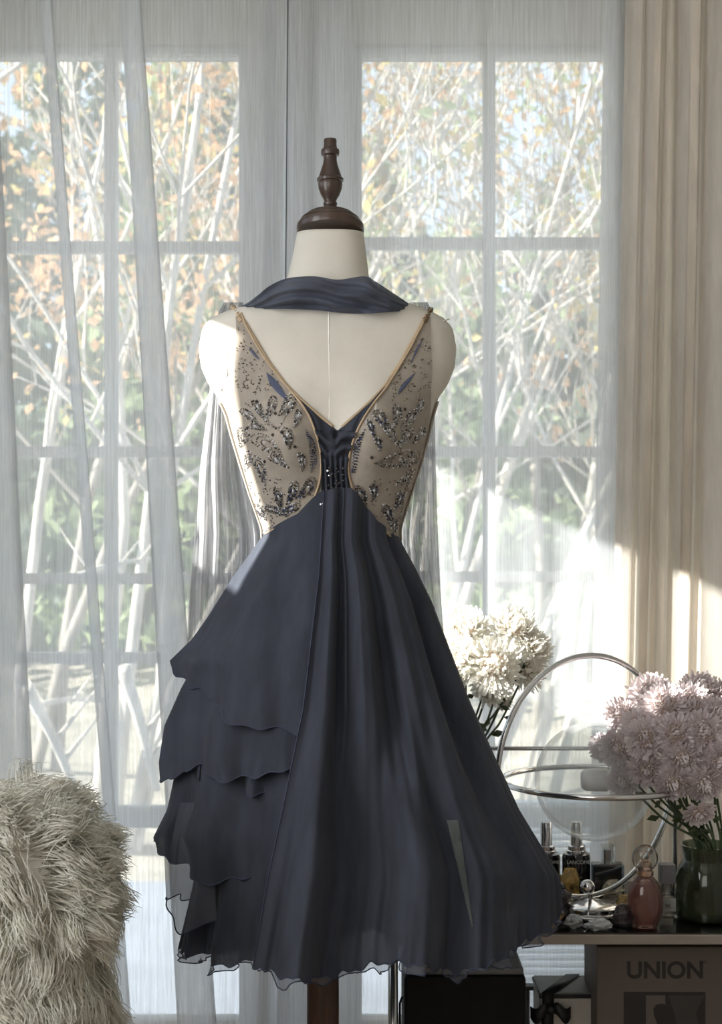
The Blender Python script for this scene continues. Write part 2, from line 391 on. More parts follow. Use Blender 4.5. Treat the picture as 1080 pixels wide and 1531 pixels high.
def Yf(px, py, off=0.0):
    L, R, b = (float(itp(py, BODY, k)) for k in (1, 2, 3)); cx, hw = (L + R) / 2, (R - L) / 2
    u = min(abs(px - cx) / hw, .995)
    return -b * (1 - u ** SE) ** (1 / SE) - bumps(px, py) * max(0, 1 - u ** 4) - off
ms = thing('dress_form', P(492, 1900, 0), 'cream dress form on a dark pole with a turned wooden finial', 'mannequin')
ms.location.z = 0; ms.location.x = XX(488, 0)
g = []
for py in list(np.arange(349, 470, 5)) + list(np.arange(470, 620, 6)) + list(np.arange(620, 1086, 12)) + [1085]:
    L, R, b = (float(itp(py, BODY, k)) for k in (1, 2, 3)); cx, hw = (L + R) / 2, (R - L) / 2
    row = []
    for j in range(64):
        a = 2 * PI * j / 64; ca, sa = math.cos(a), math.sin(a)
        u = math.copysign(abs(ca) ** (2 / SE), ca); v = math.copysign(abs(sa) ** (2 / SE), sa)
        px = cx + hw * u
        Y = -b * v
        if v > 0: Y -= bumps(px, py) * max(0, 1 - abs(u) ** 4)
        else: Y *= .85
        p = P(px, py, 0); row.append((p[0] * (D0 + Y) / D0, Y, CZ + (p[2] - CZ) * (D0 + Y * .3) / D0))
    g.append(row)
b_ = MB().grid(g, wrap=True); n = b_.n; b_.f.append(tuple(range(n - 64, n))); b_.f.append(tuple(range(64))[::-1])
b_.build('torso', M['canvas'], ms)
MB().tube([P(492 + (.5 if y > 520 else 0), y, Yf(492, y, .0008)) for y in range(440, 640, 8)], .0012, 6).build('center_seam', M['seam'], ms)
for sgn, xs_ in ((-1, [(318, 480), (332, 500), (340, 530), (340, 560), (330, 585)]), (1, [(648, 492), (660, 481), (672, 477)])):
    MB().tube([P(x, y, Yf(x, y, .0006)) for x, y in xs_], .001, 5).build('armhole_seam', M['seam'], ms)
cap = MB(); k = .001
cap.lathe([(49*k, -.011), (50.5*k, -.008), (50.5*k, .000), (49*k, .002), (46*k, .002), (45.5*k, .003), (45.5*k, .008), (44*k, .0095), (39*k, .0095), (38*k, .0105), (38*k, .0150), (36*k, .0165), (27*k, .0165), (25*k, .0185), (19*k, .0195)], P(494, 339, -.002), 40, tilt=math.radians(-13))
cap.build('neck_cap', M['wood'], ms)
fp = [(326, 19), (322, 18.5), (318, 16), (315, 9.5), (313, 11), (310.5, 11), (309, 9.5), (307, 10.5), (304.5, 10.5), (303, 9), (299, 10), (293, 14), (284, 17.5), (276, 18.6), (273, 18), (272, 20), (268, 20), (266, 17.5), (258, 15), (248, 11.5), (240, 10), (235, 10.3), (233, 13.4), (229, 14), (225, 13.4), (223, 10.5), (218, 9.6), (211, 9.8), (209, 9)]
MB().lathe([(r * k, (326 - y) * k) for y, r in fp], (XX(494, .0), -.004, ZZ(326, 0)), 28).build('finial', M['wood'], ms)
MB().lathe([(.024, 0), (.024, .95)], (XX(483, .01), .01, .02), 24).build('pole', M['pole'], ms)
MB().lathe([(.17, 0), (.17, .012), (.15, .02), (.05, .032), (.028, .05), (.026, .06)], (XX(483, .01), .01, 0), 40).build('base', M['pole'], ms)

# ------------------------------------------------------------------ dress
dr = thing('evening_dress', (XX(492, 0), 0, ZZ(1460, 0)), 'blue-grey chiffon evening dress with beaded nude bodice on the dress form', 'dress')
LC = [(468, 352, 361), (485, 353, 367), (500, 353, 375), (520, 352, 386), (540, 351, 399), (560, 350, 414), (580, 350, 431), (600, 349, 448), (620, 350, 461), (640, 352, 469.5), (660, 354, 476), (680, 359, 479.5), (700, 363, 480.5), (720, 369, 478), (740, 375, 471.5), (755, 380, 462), (770, 385, 447), (782, 389, 428), (792, 392, 408), (798, 393, 396)]
RC = [(470, 637, 644), (485, 632, 644), (500, 624, 644), (520, 614, 645), (540, 602, 646), (560, 590, 646), (580, 577, 645), (600, 561, 645), (620, 547, 644), (640, 536, 642), (660, 528, 638), (680, 523, 634), (700, 521, 628), (720, 524, 621), (740, 532, 614), (755, 541, 608), (770, 552, 603), (785, 566, 600), (802, 584, 598)]
def patch(tab, off, nr=60, nc=22):
    g = []
    for r in range(nr + 1):
        y = tab[0][0] + (tab[-1][0] - tab[0][0]) * r / nr
        a, b = float(itp(y, tab, 1)), float(itp(y, tab, 2))
        g.append([P(a + (b - a) * j / nc, y, Yf(a + (b - a) * j / nc, y, off)) for j in range(nc + 1)])
    return MB().grid(g)
lcup = patch(LC, .004).build('bodice_cup', M['nude'], dr); rcup = patch(RC, .004).build('bodice_cup', M['nude'], dr)
def edge(tab, k, off, rad, extra=()):
    return [P(x, y, Yf(x, y, off)) for x, y in [(r[k], r[0]) for r in tab] + list(extra)]
def smooth(pts, n=60): return [tuple(spl(pts, i / (n - 1))) for i in range(n)]
MB().tube(smooth(edge(LC, 2, .006, 0), 90), .0017, 6).build('piping', M['nudeedge'], lcup)
MB().tube(smooth(edge(RC, 1, .006, 0), 90), .0017, 6).build('piping', M['nudeedge'], rcup)
# neckline trims of gathered mesh
def vl(y): return float(np.interp(y, [478, 540, 575, 600, 620, 635, 644], [364, 401, 428, 453, 476, 494, 505]))
def vr(y): return float(np.interp(y, [478, 540, 575, 600, 620, 635, 644], [634, 600, 577, 554, 532, 515, 505]))
MB().tube(smooth([P(vl(y), y, Yf(vl(y), y, .004)) for y in range(478, 645, 8)]), .0022, 6).build('neckline_trim', M['nudeedge'], dr)
MB().tube(smooth([P(vr(y), y, Yf(vr(y), y, .004)) for y in range(478, 645, 8)]), .0022, 6).build('neckline_trim', M['nudeedge'], dr)
# back of the bodice
g = []
for y in range(600, 812, 8):
    L, R, b = (float(itp(y, BODY, k)) for k in (1, 2, 3)); cx, hw = (L + R) / 2, (R - L) / 2 + 3
    row = []
    for j in range(33):
        a = PI * (.94 + 1.12 * j / 32)
        u = math.copysign(abs(math.cos(a)) ** (2 / SE), math.cos(a)); v = math.copysign(abs(math.sin(a)) ** (2 / SE), math.sin(a))
        Y = -(b + .003) * v * (.87 if v < 0 else 1); row.append(P(cx + hw * u, y, Y))
    g.append(row)
MB().grid(g).build('bodice_back', M['nude'], dr)
# ruched centre
g1, g2, g3 = [], [], []
for i in range(25):
    y = 578 + (644 - 578) * i / 24
    a, b = float(itp(y, LC, 2)), vl(y)
    g1.append([P(a + (b - a) * j / 10, y, Yf(a + (b - a) * j / 10, y, .003 + .004 * math.sin(PI * j / 10) + .002 * math.sin(j * 1.1 + i * .5) * (i / 24))) for j in range(11)])
    a, b = vr(y), float(itp(y, RC, 1))
    g2.append([P(a + (b - a) * j / 10, y, Yf(a + (b - a) * j / 10, y, .003 + .004 * math.sin(PI * j / 10) + .002 * math.sin(j * 1.1 - i * .5) * (i / 24))) for j in range(11)])
for i in range(61):
    y = 643 + (770 - 643) * i / 60
    a = float(itp(y, LC, 2)); b = float(itp(y, RC, 1)); row = []
    if y > 700:
        a = 480.5; b = 521 + (y - 700) * .05
    for j in range(49):
        x = a + (b - a) * j / 48; u = j / 24 - 1
        knot = math.exp(-((y - 668) / 16) ** 2)
        low = min(1, max(0, (y - 672) / 25))
        o = .006 + .014 * knot * math.exp(-(u / .7) ** 2)
        o += .008 * math.sin((y - 640) * .33 + 5.5 * abs(u) + 1.5 * math.sin(u * 4)) * (1 - low) * (.4 + .6 * abs(u))
        o -= .012 * math.exp(-(u / .12) ** 2) * math.exp(-((y - 648) / 12) ** 2)
        o += low * .009 * (abs(math.sin(u * 8.5 + .5 + .4 * math.sin(y * .03))) - .4)
        # the ruched knot bridges the gap between the cups
        Yb = .5 * (Yf(a, y) + Yf(b, y)); row.append(P(x, y, .45 * Yf(x, y) + .55 * min(Yb, Yf(x, y)) - o))
    g3.append(row)
MB().grid(g1).grid(g2).grid(g3).build('center_gather', M['chiffon'], dr)
# straps: rope of beads
for pts in ([(361, 480), (357, 471), (352, 463)], [(634, 482), (638, 474), (642, 466)]):
    sp = [P(x, y, Yf(x, y, .003)) for x, y in pts]
    x, y = pts[-1]
    sp += [P(x - 3 if x < 500 else x + 2, y - 2, -.02), P(x - 3 if x < 500 else x + 2, y - 1, .01), P(x, y + 40, .062), P(x + (8 if x < 500 else -8), y + 130, .075)]
    sp = smooth(sp, 60); st = MB()
    for ph in (0, PI):
        st.tube([(p[0] + .0022 * math.cos(i * .9 + ph), p[1] + .0022 * math.sin(i * .9 + ph), p[2]) for i, p in enumerate(sp)], .0024, 6)
    st.build('strap', M['bgold'] if pts[0][0] > 500 else M['nudeedge'], dr)

# --- skirt surfaces
CXT = [(745, 495), (860, 496), (960, 500), (1060, 505), (1190, 512), (1320, 522), (1470, 528)]
RYT = [(740, .100), (800, .110), (860, .128), (960, .155), (1060, .178), (1190, .205), (1320, .225), (1470, .238)]
XR = [(800, 598), (812, 601), (850, 622), (900, 646), (960, 668), (1050, 702), (1130, 738), (1210, 775), (1270, 812), (1310, 836), (1480, 850)]
XL = [(745, 484), (860, 477), (960, 465), (1060, 453), (1190, 426), (1320, 398), (1440, 378), (1480, 374)]
HEMR = [1443, 1464, 1458, 1440, 1444, 1452, 1432, 1406, 1382, 1352, 1312]
def cl(v): return max(-1, min(1, v))
PLU = [(0,.5),(.03,.1),(.085,1.0),(.115,.6),(.135,-1.2),(.155,-1.0),(.175,-.1),(.19,-.5),(.205,-.4),(.25,.8),(.30,.6),(.33,-.5),(.36,-1.7),(.40,-1.5),(.43,.3),(.48,.9),(.52,.5),(.55,.8),(.60,.7),(.63,-.1),(.67,-1.6),(.71,-1.4),(.75,.2),(.82,.7),(.9,.3),(1,0)]
PLD = [(0,.3),(.05,.2),(.10,.9),(.135,.5),(.165,-1.0),(.24,-1.4),(.31,-1.1),(.345,.2),(.385,.9),(.43,.4),(.46,-.6),(.49,-.4),(.53,.8),(.60,.7),(.65,.1),(.70,.0),(.76,.5),(.88,.35),(1,0)]
_ss = np.linspace(0, 1, 401)
def _sm(tab, w):
    v = np.interp(_ss, [a for a, b in tab], [b for a, b in tab]); k_ = np.hanning(2 * w + 1); k_ /= k_.sum()
    return np.convolve(np.pad(v, w, mode='edge'), k_, 'valid')
PU, PD = _sm(PLU, 5), _sm(PLD, 8)
def pleat(s, t):
    if s > 1: return .6 * math.sin(2 * PI * 6 * s) + .3 * math.sin(2 * PI * 11 * s)
    m = min(1, max(0, (t - .30) / .50)); m = m * m * (3 - 2 * m)
    return float(np.interp(s, _ss, PU)) * (1 - m) + float(np.interp(s, _ss, PD)) * m
NS, NT = 320, 80
g = []
for i in range(NT + 1):
    t = i / NT; row = []
    for j in range(NS + 1):
        s = 2.0 * j / NS                       # 0..1 front, 1..2 wraps round the back
        if s <= 1:
            top = float(np.interp(s, [0, .12, .25, .5, .75, 1], [735, 728, 730, 778, 800, 806])); hem = float(spl([[h] for h in HEMR], s)[0])
        else:
            top = 806 - 2 * (s - 1); hem = 1312 + 112 * math.sin((s - 1) * PI / 2)
        rip = 3.5 * math.sin(2*PI*17*s) + 2.5 * math.sin(2*PI*31*s + 1)
        py = top + (hem - top) * t + rip * t ** 6
        cx, ry = float(itp(py, CXT)), float(itp(py, RYT)) + .012
        rx = float(itp(py, XR)) - cx
        ph0 = math.acos(cl((float(itp(py, XL)) - cx) / rx))
        ph = ph0 * (1 - s) if s <= 1 else -(s - 1) * PI * .93
        sp_ = math.sin(ph); Y = -ry * sp_ if s <= 1 else min(.75 * ry, .14) * -sp_
        A = (.005 + .026 * min(1, t * 1.5) ** .9 + .008 * t * t) * (1 if s <= 1 else .5)
        A *= min(1, (1.0 - s) / .10 + .25) if s <= 1 else .5
        d = A * pleat(s, t) + .004 * t ** 4 * math.sin(2*PI*24*s + 4*t)
        Yd = Y - d * (math.sin(ph) if s <= 1 else -.4)
        X = cx + (rx + d * 700 * math.cos(ph) * (1 if s < .9 or s > 1.1 else .3)) * math.cos(ph)
        if s > 1 and math.cos(ph) < 0: X = cx + (cx - float(np.interp(py, [800, 900, 1000, 1450], [425, 370, 325, 318]))) * math.cos(ph)
        row.append(P(X, py, Yd))
    g.append(row)
mainskirt = MB().grid(g).build('skirt_panel', M['chiffon'], dr)
MB().tube(g[-1], .0011, 5).build('rolled_hem', M['hem'], mainskirt)
MB().tube([r[0] for r in g], .0010, 5).build('rolled_edge', M['hem'], mainskirt)

def ruffle(row, h, amp, freq, parent, seed, mt='lining'):
    r = np.random.default_rng(seed); q = r.uniform(0, 6, 3); g = []; n = len(row)
    acc = [0.0]
    for a, b in zip(row[:-1], row[1:]): acc.append(acc[-1] + math.dist(a, b))
    for i in range(4):
        t = i / 3; rr = []
        for p, L_ in zip(row, acc):
            o = Vector((p[0] - XX(505, 0), p[1] - .0, 0)); o = o.normalized() if o.length > 1e-6 else Vector((0, -1, 0))
            w_ = math.sin(L_ * freq + q[0] + 2 * math.sin(L_ * freq * .31)) + .5 * math.sin(L_ * freq * 2.3 + q[1])
            hh = h * (.55 + .45 * math.sin(L_ * freq * .5 + q[2]))
            tan = Vector((-o.y, o.x, 0)) * amp * .8 * math.cos(L_ * freq + q[0]) * t
            rr.append((p[0] + o.x * amp * w_ * t + tan.x, p[1] + o.y * amp * w_ * t + tan.y, p[2] - hh * t))
        g.append(rr)
    o = MB().grid(g).build('hem_ruffle', M[mt], parent)
    MB().tube(g[-1], .0009, 5).build('rolled_hem', M['hem'], parent)
ruffle(g[-1][:NS // 2 + 6], .013, .007, 120, mainskirt, 31)
FR = [(540 + p[0] * F / (D0 + p[1]), HY + (CZ - p[2]) * F / (D0 + p[1]), p[1]) for r_ in g for p in r_[:NS // 2]]
FRA = np.array(FR)
def skirtY(px, py): return float(FRA[np.argmin((FRA[:, 0] - px) ** 2 + (FRA[:, 1] - py) ** 2), 2])
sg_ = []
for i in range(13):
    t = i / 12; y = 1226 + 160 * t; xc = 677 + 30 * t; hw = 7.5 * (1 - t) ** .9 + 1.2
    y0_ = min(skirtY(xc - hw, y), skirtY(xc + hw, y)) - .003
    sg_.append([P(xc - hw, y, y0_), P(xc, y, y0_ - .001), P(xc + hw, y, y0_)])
MB().grid(sg_).build('backlight_sliver', M['slit_light'], mainskirt)  # painted sliver of backlight laid over the closed skirt front

def tier(name, psi0, psi1, topk, hemk, xlk, dry, mt, folds, amp, seed, nt=36, ns=150, yb=.12, nm_ruf=0):
    r = np.random.default_rng(seed); ph = r.uniform(0, 6.28, 4); g = []
    for i in range(nt + 1):
        t = i / nt; row = []
        for j in range(ns + 1):
            psi = psi0 + (psi1 - psi0) * j / ns
            top = float(itp(psi, topk)); hem = float(itp(psi, hemk))
            wob = math.sin(psi / 90 * PI * folds + ph[0]) + .6 * math.sin(psi / 90 * PI * folds * 1.7 + ph[1])
            fr = math.sin(psi / 90 * PI * folds * 3.1 + ph[2])
            py = top + (hem - top) * t + (4.5 * wob + 3.0 * fr) * t ** 5
            a = math.radians(psi)
            cx, ry = float(itp(py, CXT)), float(itp(py, RYT)) + dry
            rx = cx - float(itp(py, xlk))
            d = amp * (wob * .7 * t ** .9 + fr * .30 * t ** 3) + amp * .35 * math.sin(psi / 90 * PI * folds * .5 + ph[3]) * t
            damp = .6 + .4 * min(1, abs(psi) / 12)
            Y = -(ry + d) * math.sin(a) if psi >= 0 else -yb * math.sin(a) * 1.2
            px = cx - (rx + d * 800 * damp * math.cos(a)) * math.cos(a)
            row.append(P(px, py, Y - .012 * math.cos(a) * wob * t * (psi < 25) * amp / .012))
        g.append(row)
    o = MB().grid(g).build(name, mt, dr)
    if nm_ruf: ruffle(g[-1], nm_ruf, .006, 130, o, seed)
    else: MB().tube(g[-1], .0011, 5).build('rolled_hem', M['hem'], o)
    return o
tier('skirt_tier', -70, 84, [(-70, 812), (0, 801), (30, 790), (60, 768), (75, 742), (92, 722)],
     [(-70, 955), (-30, 975), (0, 988), (8, 1006), (15, 1022), (30, 1036), (45, 1068), (60, 1090), (75, 1098), (92, 1090)],
     [(720, 400), (740, 398), (803, 391), (862, 350), (920, 315), (955, 291), (988, 258), (1010, 266), (1040, 268), (1110, 266)], .004, M['chiffon'], 4.2, .012, 3)
tier('skirt_tier', -70, 78, [(-70, 930), (92, 960)],
     [(-70, 1118), (-20, 1140), (0, 1146), (10, 1164), (20, 1160), (32, 1148), (45, 1160), (60, 1167), (75, 1146), (92, 1120)],
     [(930, 330), (960, 308), (1030, 272), (1085, 250), (1140, 245), (1175, 250)], -.012, M['tier'], 5.5, .016, 5)
tier('skirt_tier', -30, 78, [(-30, 1060), (92, 1070)],
     [(-30, 1140), (0, 1152), (30, 1162), (45, 1174), (60, 1188), (75, 1192), (92, 1184)],
     [(1060, 285), (1200, 290)], -.026, M['tier'], 6.5, .015, 8)
tier('skirt_tier', -70, 73, [(-70, 1080), (92, 1090)],
     [(-70, 1225), (-20, 1246), (0, 1253), (10, 1276), (20, 1292), (30, 1310), (45, 1318), (60, 1312), (75, 1292), (92, 1280)],
     [(1080, 275), (1165, 262), (1210, 254), (1252, 235), (1285, 246), (1330, 250)], -.034, M['tier'], 5.0, .016, 11)
tier('sheer_lining', -60, 44, [(-60, 1200), (44, 1200)],
     [(-60, 1335), (0, 1346), (10, 1354), (20, 1374), (30, 1388), (44, 1380)],
     [(1200, 255), (1270, 243), (1350, 242), (1400, 248)], -.045, M['lining'], 3.0, .016, 14)
tier('skirt_tier', -70, 71, [(-70, 1230), (92, 1230)],
     [(-70, 1400), (-20, 1412), (0, 1418), (20, 1428), (30, 1432), (45, 1444), (60, 1430), (75, 1443), (92, 1450)],
     [(1230, 305), (1320, 290), (1420, 275), (1460, 275)], -.030, M['tier'], 6.0, .018, 17, nm_ruf=.012)

# --- bead embroidery
BE = {k: MB() for k in ('bsilver', 'bdark', 'bblue', 'bpearl', 'bgold')}
OCT_F = [(0,2,4),(2,1,4),(1,3,4),(3,0,4),(2,0,5),(1,2,5),(3,1,5),(0,3,5)]
def bead(kind, x, y, r=.0012, sx=1.0, ang=0.0):
    Y = Yf(x, y, .0055); cx, cyy, cz = P(x, y, Y); r1 = r * sx; c_, s_ = math.cos(ang), -math.sin(ang)
    v = [(cx + r1*c_, cyy, cz + r1*s_), (cx - r1*c_, cyy, cz - r1*s_), (cx - r*s_, cyy, cz + r*c_), (cx + r*s_, cyy, cz - r*c_), (cx, cyy - r, cz), (cx, cyy + r, cz)]
    BE[kind].add(v, OCT_F)
def inside(x, y):
    for tb in (LC, RC):
        if tb[0][0] < y < tb[-1][0] and itp(y, tb, 1) + 1 < x < itp(y, tb, 2) - 1: return True
    return False
def line(pts, kinds, step=2.4, r=.0012, jit=.3):
    n = 40; q = [spl(pts, i / n) for i in range(n + 1)]; acc = 0; last = q[0]
    for p in q[1:]:
        acc += float(np.hypot(*(p - last)))
        if acc >= step:
            acc = 0; x, y = p[0] + random.gauss(0, jit), p[1] + random.gauss(0, jit)
            if inside(x, y): bead(random.choice(kinds), x, y, r * random.uniform(.8, 1.25))
        last = p
def paisley(x, y, ln, wd, ang, kinds=('bsilver', 'bdark', 'bpearl'), core='bsilver', rows=3):
    ln *= 1.12; wd *= 1.15
    a = math.radians(ang); ca, sa = math.cos(a), math.sin(a)
    def tr(u, v): v = v + .18 * wd * (u / ln) ** 2 * 2; return (x + u * ca - v * sa, y + u * sa + v * ca)
    for k in range(rows):
        q = 1 - .27 * k; pts = []
        for i in range(25):
            th = 2 * PI * i / 24; u = math.cos(th); wv = math.sin(th) * (.5 + .5 * (-u)) ** .55 if u < .99 else 0
            pts.append(tr(u * ln * q, wv * wd * q))
        line(pts, kinds if k else ('bsilver', 'bsilver', 'bpearl', 'bdark'), 1.75, .00125 if k else .00150)
    X, Yp = tr(-.3 * ln, 0)
    if inside(X, Yp): bead('bpearl', X, Yp, .0020, 1.9, a)
    X, Yp = tr(.15 * ln, 0)
    if inside(X, Yp): bead(core, X, Yp, .0014, 2.4, a)
mix1 = ('bsilver', 'bdark', 'bsilver', 'bsilver', 'bpearl'); mix2 = ('bdark', 'bblue', 'bdark', 'bsilver'); mix3 = ('bgold', 'bgold', 'bdark', 'bsilver')
for a_ in [(430, 608, 17, 10, 125), (405, 612, 18, 7, 110), (388, 612, 14, 6, 60), (374, 622, 16, 6, 40), (403, 667, 27, 12, 38), (431, 655, 15, 8, 75), (364, 655, 13, 10, 95), (418, 690, 15, 5, 30), (386, 638, 13, 5, 15), (445, 626, 12, 5, 105), (371, 690, 14, 6, 100), (452, 690, 12, 5, 80)]: paisley(*a_, kinds=mix1)
for a_ in [(391, 704, 22, 8, 70), (437, 738, 16, 7, 110), (458, 733, 19, 9, 130), (411, 763, 18, 6, 20), (432, 762, 16, 6, 160), (418, 748, 18, 6, 80), (390, 765, 14, 6, 50)]: paisley(*a_, kinds=mix2)
line([(365, 602), (384, 615), (402, 634), (420, 646), (434, 660)], mix1); line([(372, 640), (395, 634), (415, 640)], mix1); line([(385, 600), (396, 622), (412, 640)], mix1); line([(442, 600), (425, 626), (416, 642)], mix1)
for q in range(5): line([(457 + q * 2.2, 640 + 3 * q), (463 + q * 2.2, 670), (466 + q * 2, 708 - 4 * q)], ('bblue', 'bdark', 'bblue', 'bsilver'), 2.6, .0012)
for a_ in [(572, 628, 16, 9, 60), (594, 622, 15, 7, 95), (612, 628, 15, 7, 130), (586, 648, 18, 7, 60), (607, 655, 15, 7, 130), (590, 690, 26, 13, 165), (612, 690, 18, 9, 150), (567, 664, 10, 5, 70), (628, 652, 13, 6, 125), (606, 716, 15, 6, 140), (628, 610, 12, 5, 110), (556, 640, 12, 5, 70)]: paisley(*a_, kinds=mix1 if a_[0] > 580 else mix2)
for a_ in [(541, 742, 17, 9, 60), (560, 736, 10, 7, 90), (582, 770, 16, 7, 70), (597, 750, 14, 6, 110), (590, 788, 12, 6, 90)]: paisley(*a_, kinds=mix2)
line([(560, 620), (575, 640), (590, 660), (600, 672)], mix1); line([(625, 620), (612, 645), (600, 668)], mix1); line([(600, 615), (602, 640), (600, 668)], mix1)
for q in range(5): line([(546 - q * 2.4, 640 + 4 * q), (538 - q * 2.0, 668), (531 - q * 1.2, 708)], ('bblue', 'bdark', 'bdark', 'bblue'), 2.6, .0012)
line([(622, 700), (612, 722), (604, 748), (599, 776)], mix1, 2.0, .0013); line([(618, 700), (608, 726), (600, 752)], mix3, 2.0)
for _ in range(520):                                  # scattered seed beads towards the shoulders and the waist
    if random.random() < .5: x, y = random.uniform(350, 420), random.uniform(490, 592)
    else: x, y = random.uniform(585, 646), random.uniform(490, 600)
    if inside(x, y) and math.sin(x * .33 + 1.5 * math.sin(y * .13)) + math.sin(y * .21) > -.3: bead(random.choice(mix3), x, y, .0011)
for _ in range(420):
    x, y = (random.uniform(365, 470), random.uniform(715, 796)) if random.random() < .5 else (random.uniform(555, 620), random.uniform(715, 812))
    if inside(x, y) and math.sin(x * .21) * math.sin(y * .19 + 1) > -.1: bead(random.choice(mix2 + ('bgold',)), x, y, .0011)
for (x, y) in [(412, 618), (421, 646), (436, 655), (408, 650), (384, 600), (441, 668), (570, 660), (560, 650), (556, 684), (606, 612), (577, 640), (370, 640), (396, 690)]: bead('bdark', x, y, .0028)
for q in range(60):
    x = 500 + random.uniform(-13, 13); y = 690 + random.uniform(0, 65); X, Yq, Z = P(x, y, Yf(x, y, .016)); 
    if q % 2: BE['bdark'].ball((X, Yq, Z), .0016, 5, 4)
for kk, m_ in BE.items():
    o = m_.build('bead_embroidery', M[kk], dr, smooth=False); o['kind'] = 'stuff'
BRO = MB(); 
for x, y, r in [(480, 754, .0018), (484, 753, .0022), (488, 753, .0022), (492, 752, .0020), (496, 752, .0016), (486, 760, .0016), (485, 765, .0014), (490, 704, .0018), (492, 711, .0014)]: BRO.ball(P(x, y, Yf(x, y, .018)), r, 8, 6)
BRO.build('crystal_clasp', M['bpearl'], dr)['kind'] = 'stuff'
# blue petal appliques near the straps
for pts in ([(372, 518), (378, 530), (388, 538), (380, 526)], [(398, 556), (414, 570), (430, 596), (420, 592), (404, 574)], [(623, 555), (612, 572), (596, 590), (602, 574)], [(634, 505), (622, 530), (614, 545), (622, 522)]):
    c0 = np.mean(pts, axis=0); q = [spl(pts + [pts[0]], i / 20) for i in range(20)]
    v = [P(c0[0], c0[1], Yf(c0[0], c0[1], .0068))] + [P(a, b, Yf(a, b, .0058)) for a, b in q]
    MB().add(v, [(0, i + 1, (i + 1) % 20 + 1) for i in range(20)]).build('petal_applique', M['bluepetal'], dr)

# ------------------------------------------------------------------ scarf
sf = thing('neck_scarf', P(490, 462, 0), 'blue chiffon scarf draped across the neck, ends trailing down the back', 'scarf')
UP = [(350, 461), (368, 454), (386, 441), (404, 427), (430, 416), (470, 413), (505, 418), (545, 413), (562, 421), (588, 438), (606, 450), (622, 463)]
LO = [(350, 463), (378, 462.5), (405, 462), (430, 462), (455, 463), (485, 465), (510, 468), (540, 469), (565, 468), (590, 466), (608, 465), (622, 465)]
g = []
for i in range(19):
    t = i / 18; row = []
    for j in range(81):
        s = j / 80; u = spl(UP, s); l = spl(LO, s); p = u + (l - u) * t
        mid = math.sin(PI * s)
        back = .060 * (1 - min(1, mid * 1.6)) ** 1.2
        Y = -.066 - .012 * mid + back - .014 * math.sin(PI * min(1, t * 1.1)) * mid
        Y += .008 * mid * math.sin(t * 17 + 5 * math.sin(s * 5) + s * 3) + .004 * math.sin(s * 23 + t * 6) * mid
        row.append(P(p[0], p[1], Y))
    g.append(row)
MB().grid(g).build('front_drape', M['scarf'], sf)
def tail(cols, rows, mt, seed, lab):
    r = np.random.default_rng(seed); g = []; NJ = 90
    for i in range(41):
        t = i / 40; y = rows[0][0] + (rows[-1][0] - rows[0][0]) * t
        a, b, Yb = (float(itp(y, rows, k)) for k in (1, 2, 3)); row = []
        for j in range(NJ + 1):
            s = j / NJ
            x = a + (b - a) * s
            row.append(P(x, y, Yb + (.004 + .006 * t) * math.sin(s * 38 + 1.2 * math.sin(t * 5)) + .003 * math.sin(s * 71 + 2) + .008 * math.sin(s * 9 + seed)))
        g.append(row)
    return MB().grid(g).build('scarf_tail', mt, sf)
tail(0, [(452, 335, 364, .028), (470, 325, 362, .085), (520, 318, 360, .105), (590, 313, 362, .11), (700, 299, 378, .115), (800, 291, 402, .12), (900, 283, 400, .13), (985, 279, 380, .14)], M['tail'], 2, '')
tail(0, [(452, 612, 640, .028), (470, 612, 648, .085), (520, 614, 650, .105), (600, 616, 650, .11), (700, 606, 652, .115), (800, 590, 655, .12), (900, 600, 660, .13), (1000, 610, 668, .14)], M['tail'], 5, '')

# ------------------------------------------------------------------ fleece-covered chair
chx0, chx1, chy0, chy1 = -.78, XX(126, -.32), -.52, -.12; cztop = ZZ(1200, -.32)
ch = thing('fleece_chair', ((chx0 + chx1) / 2, -.32, 0), 'cream shaggy sheepskin-covered chair back beside the dress', 'chair')
def sellipsoid(c, rx, ry, rz, e1=.45, e2=.5, n=48, m=30):
    g = []
    for i in range(m + 1):
        a = -PI/2 + PI * i / m; row = []
        for j in range(n):
            b = 2 * PI * j / n
            f = lambda x, e: math.copysign(abs(x) ** e, x)
            row.append((c[0] + rx * f(math.cos(a), e1) * f(math.cos(b), e2), c[1] + ry * f(math.cos(a), e1) * f(math.sin(b), e2), c[2] + rz * f(math.sin(a), e1)))
        g.append(row)
    return g
bc = ((chx0 + chx1) / 2, -.32, (cztop + .40) / 2); brx, bry, brz = (chx1 - chx0) / 2, .10, (cztop - .40) / 2
G = sellipsoid(bc, brx, bry, brz)
MB().grid(G, wrap=True).build('backrest', M['fleece'], ch)
MB().grid(sellipsoid((bc[0], -.56, .42), brx, .24, .06), wrap=True).build('seat', M['fleece'], ch)
for sx in (-1, 1):
    for y in (-.74, -.30):
        MB().tube([(bc[0] + sx * (brx - .06), y, .40), (bc[0] + sx * (brx - .03), y, 0)], [.020, .013], 10).build('leg', M['pole'], ch)
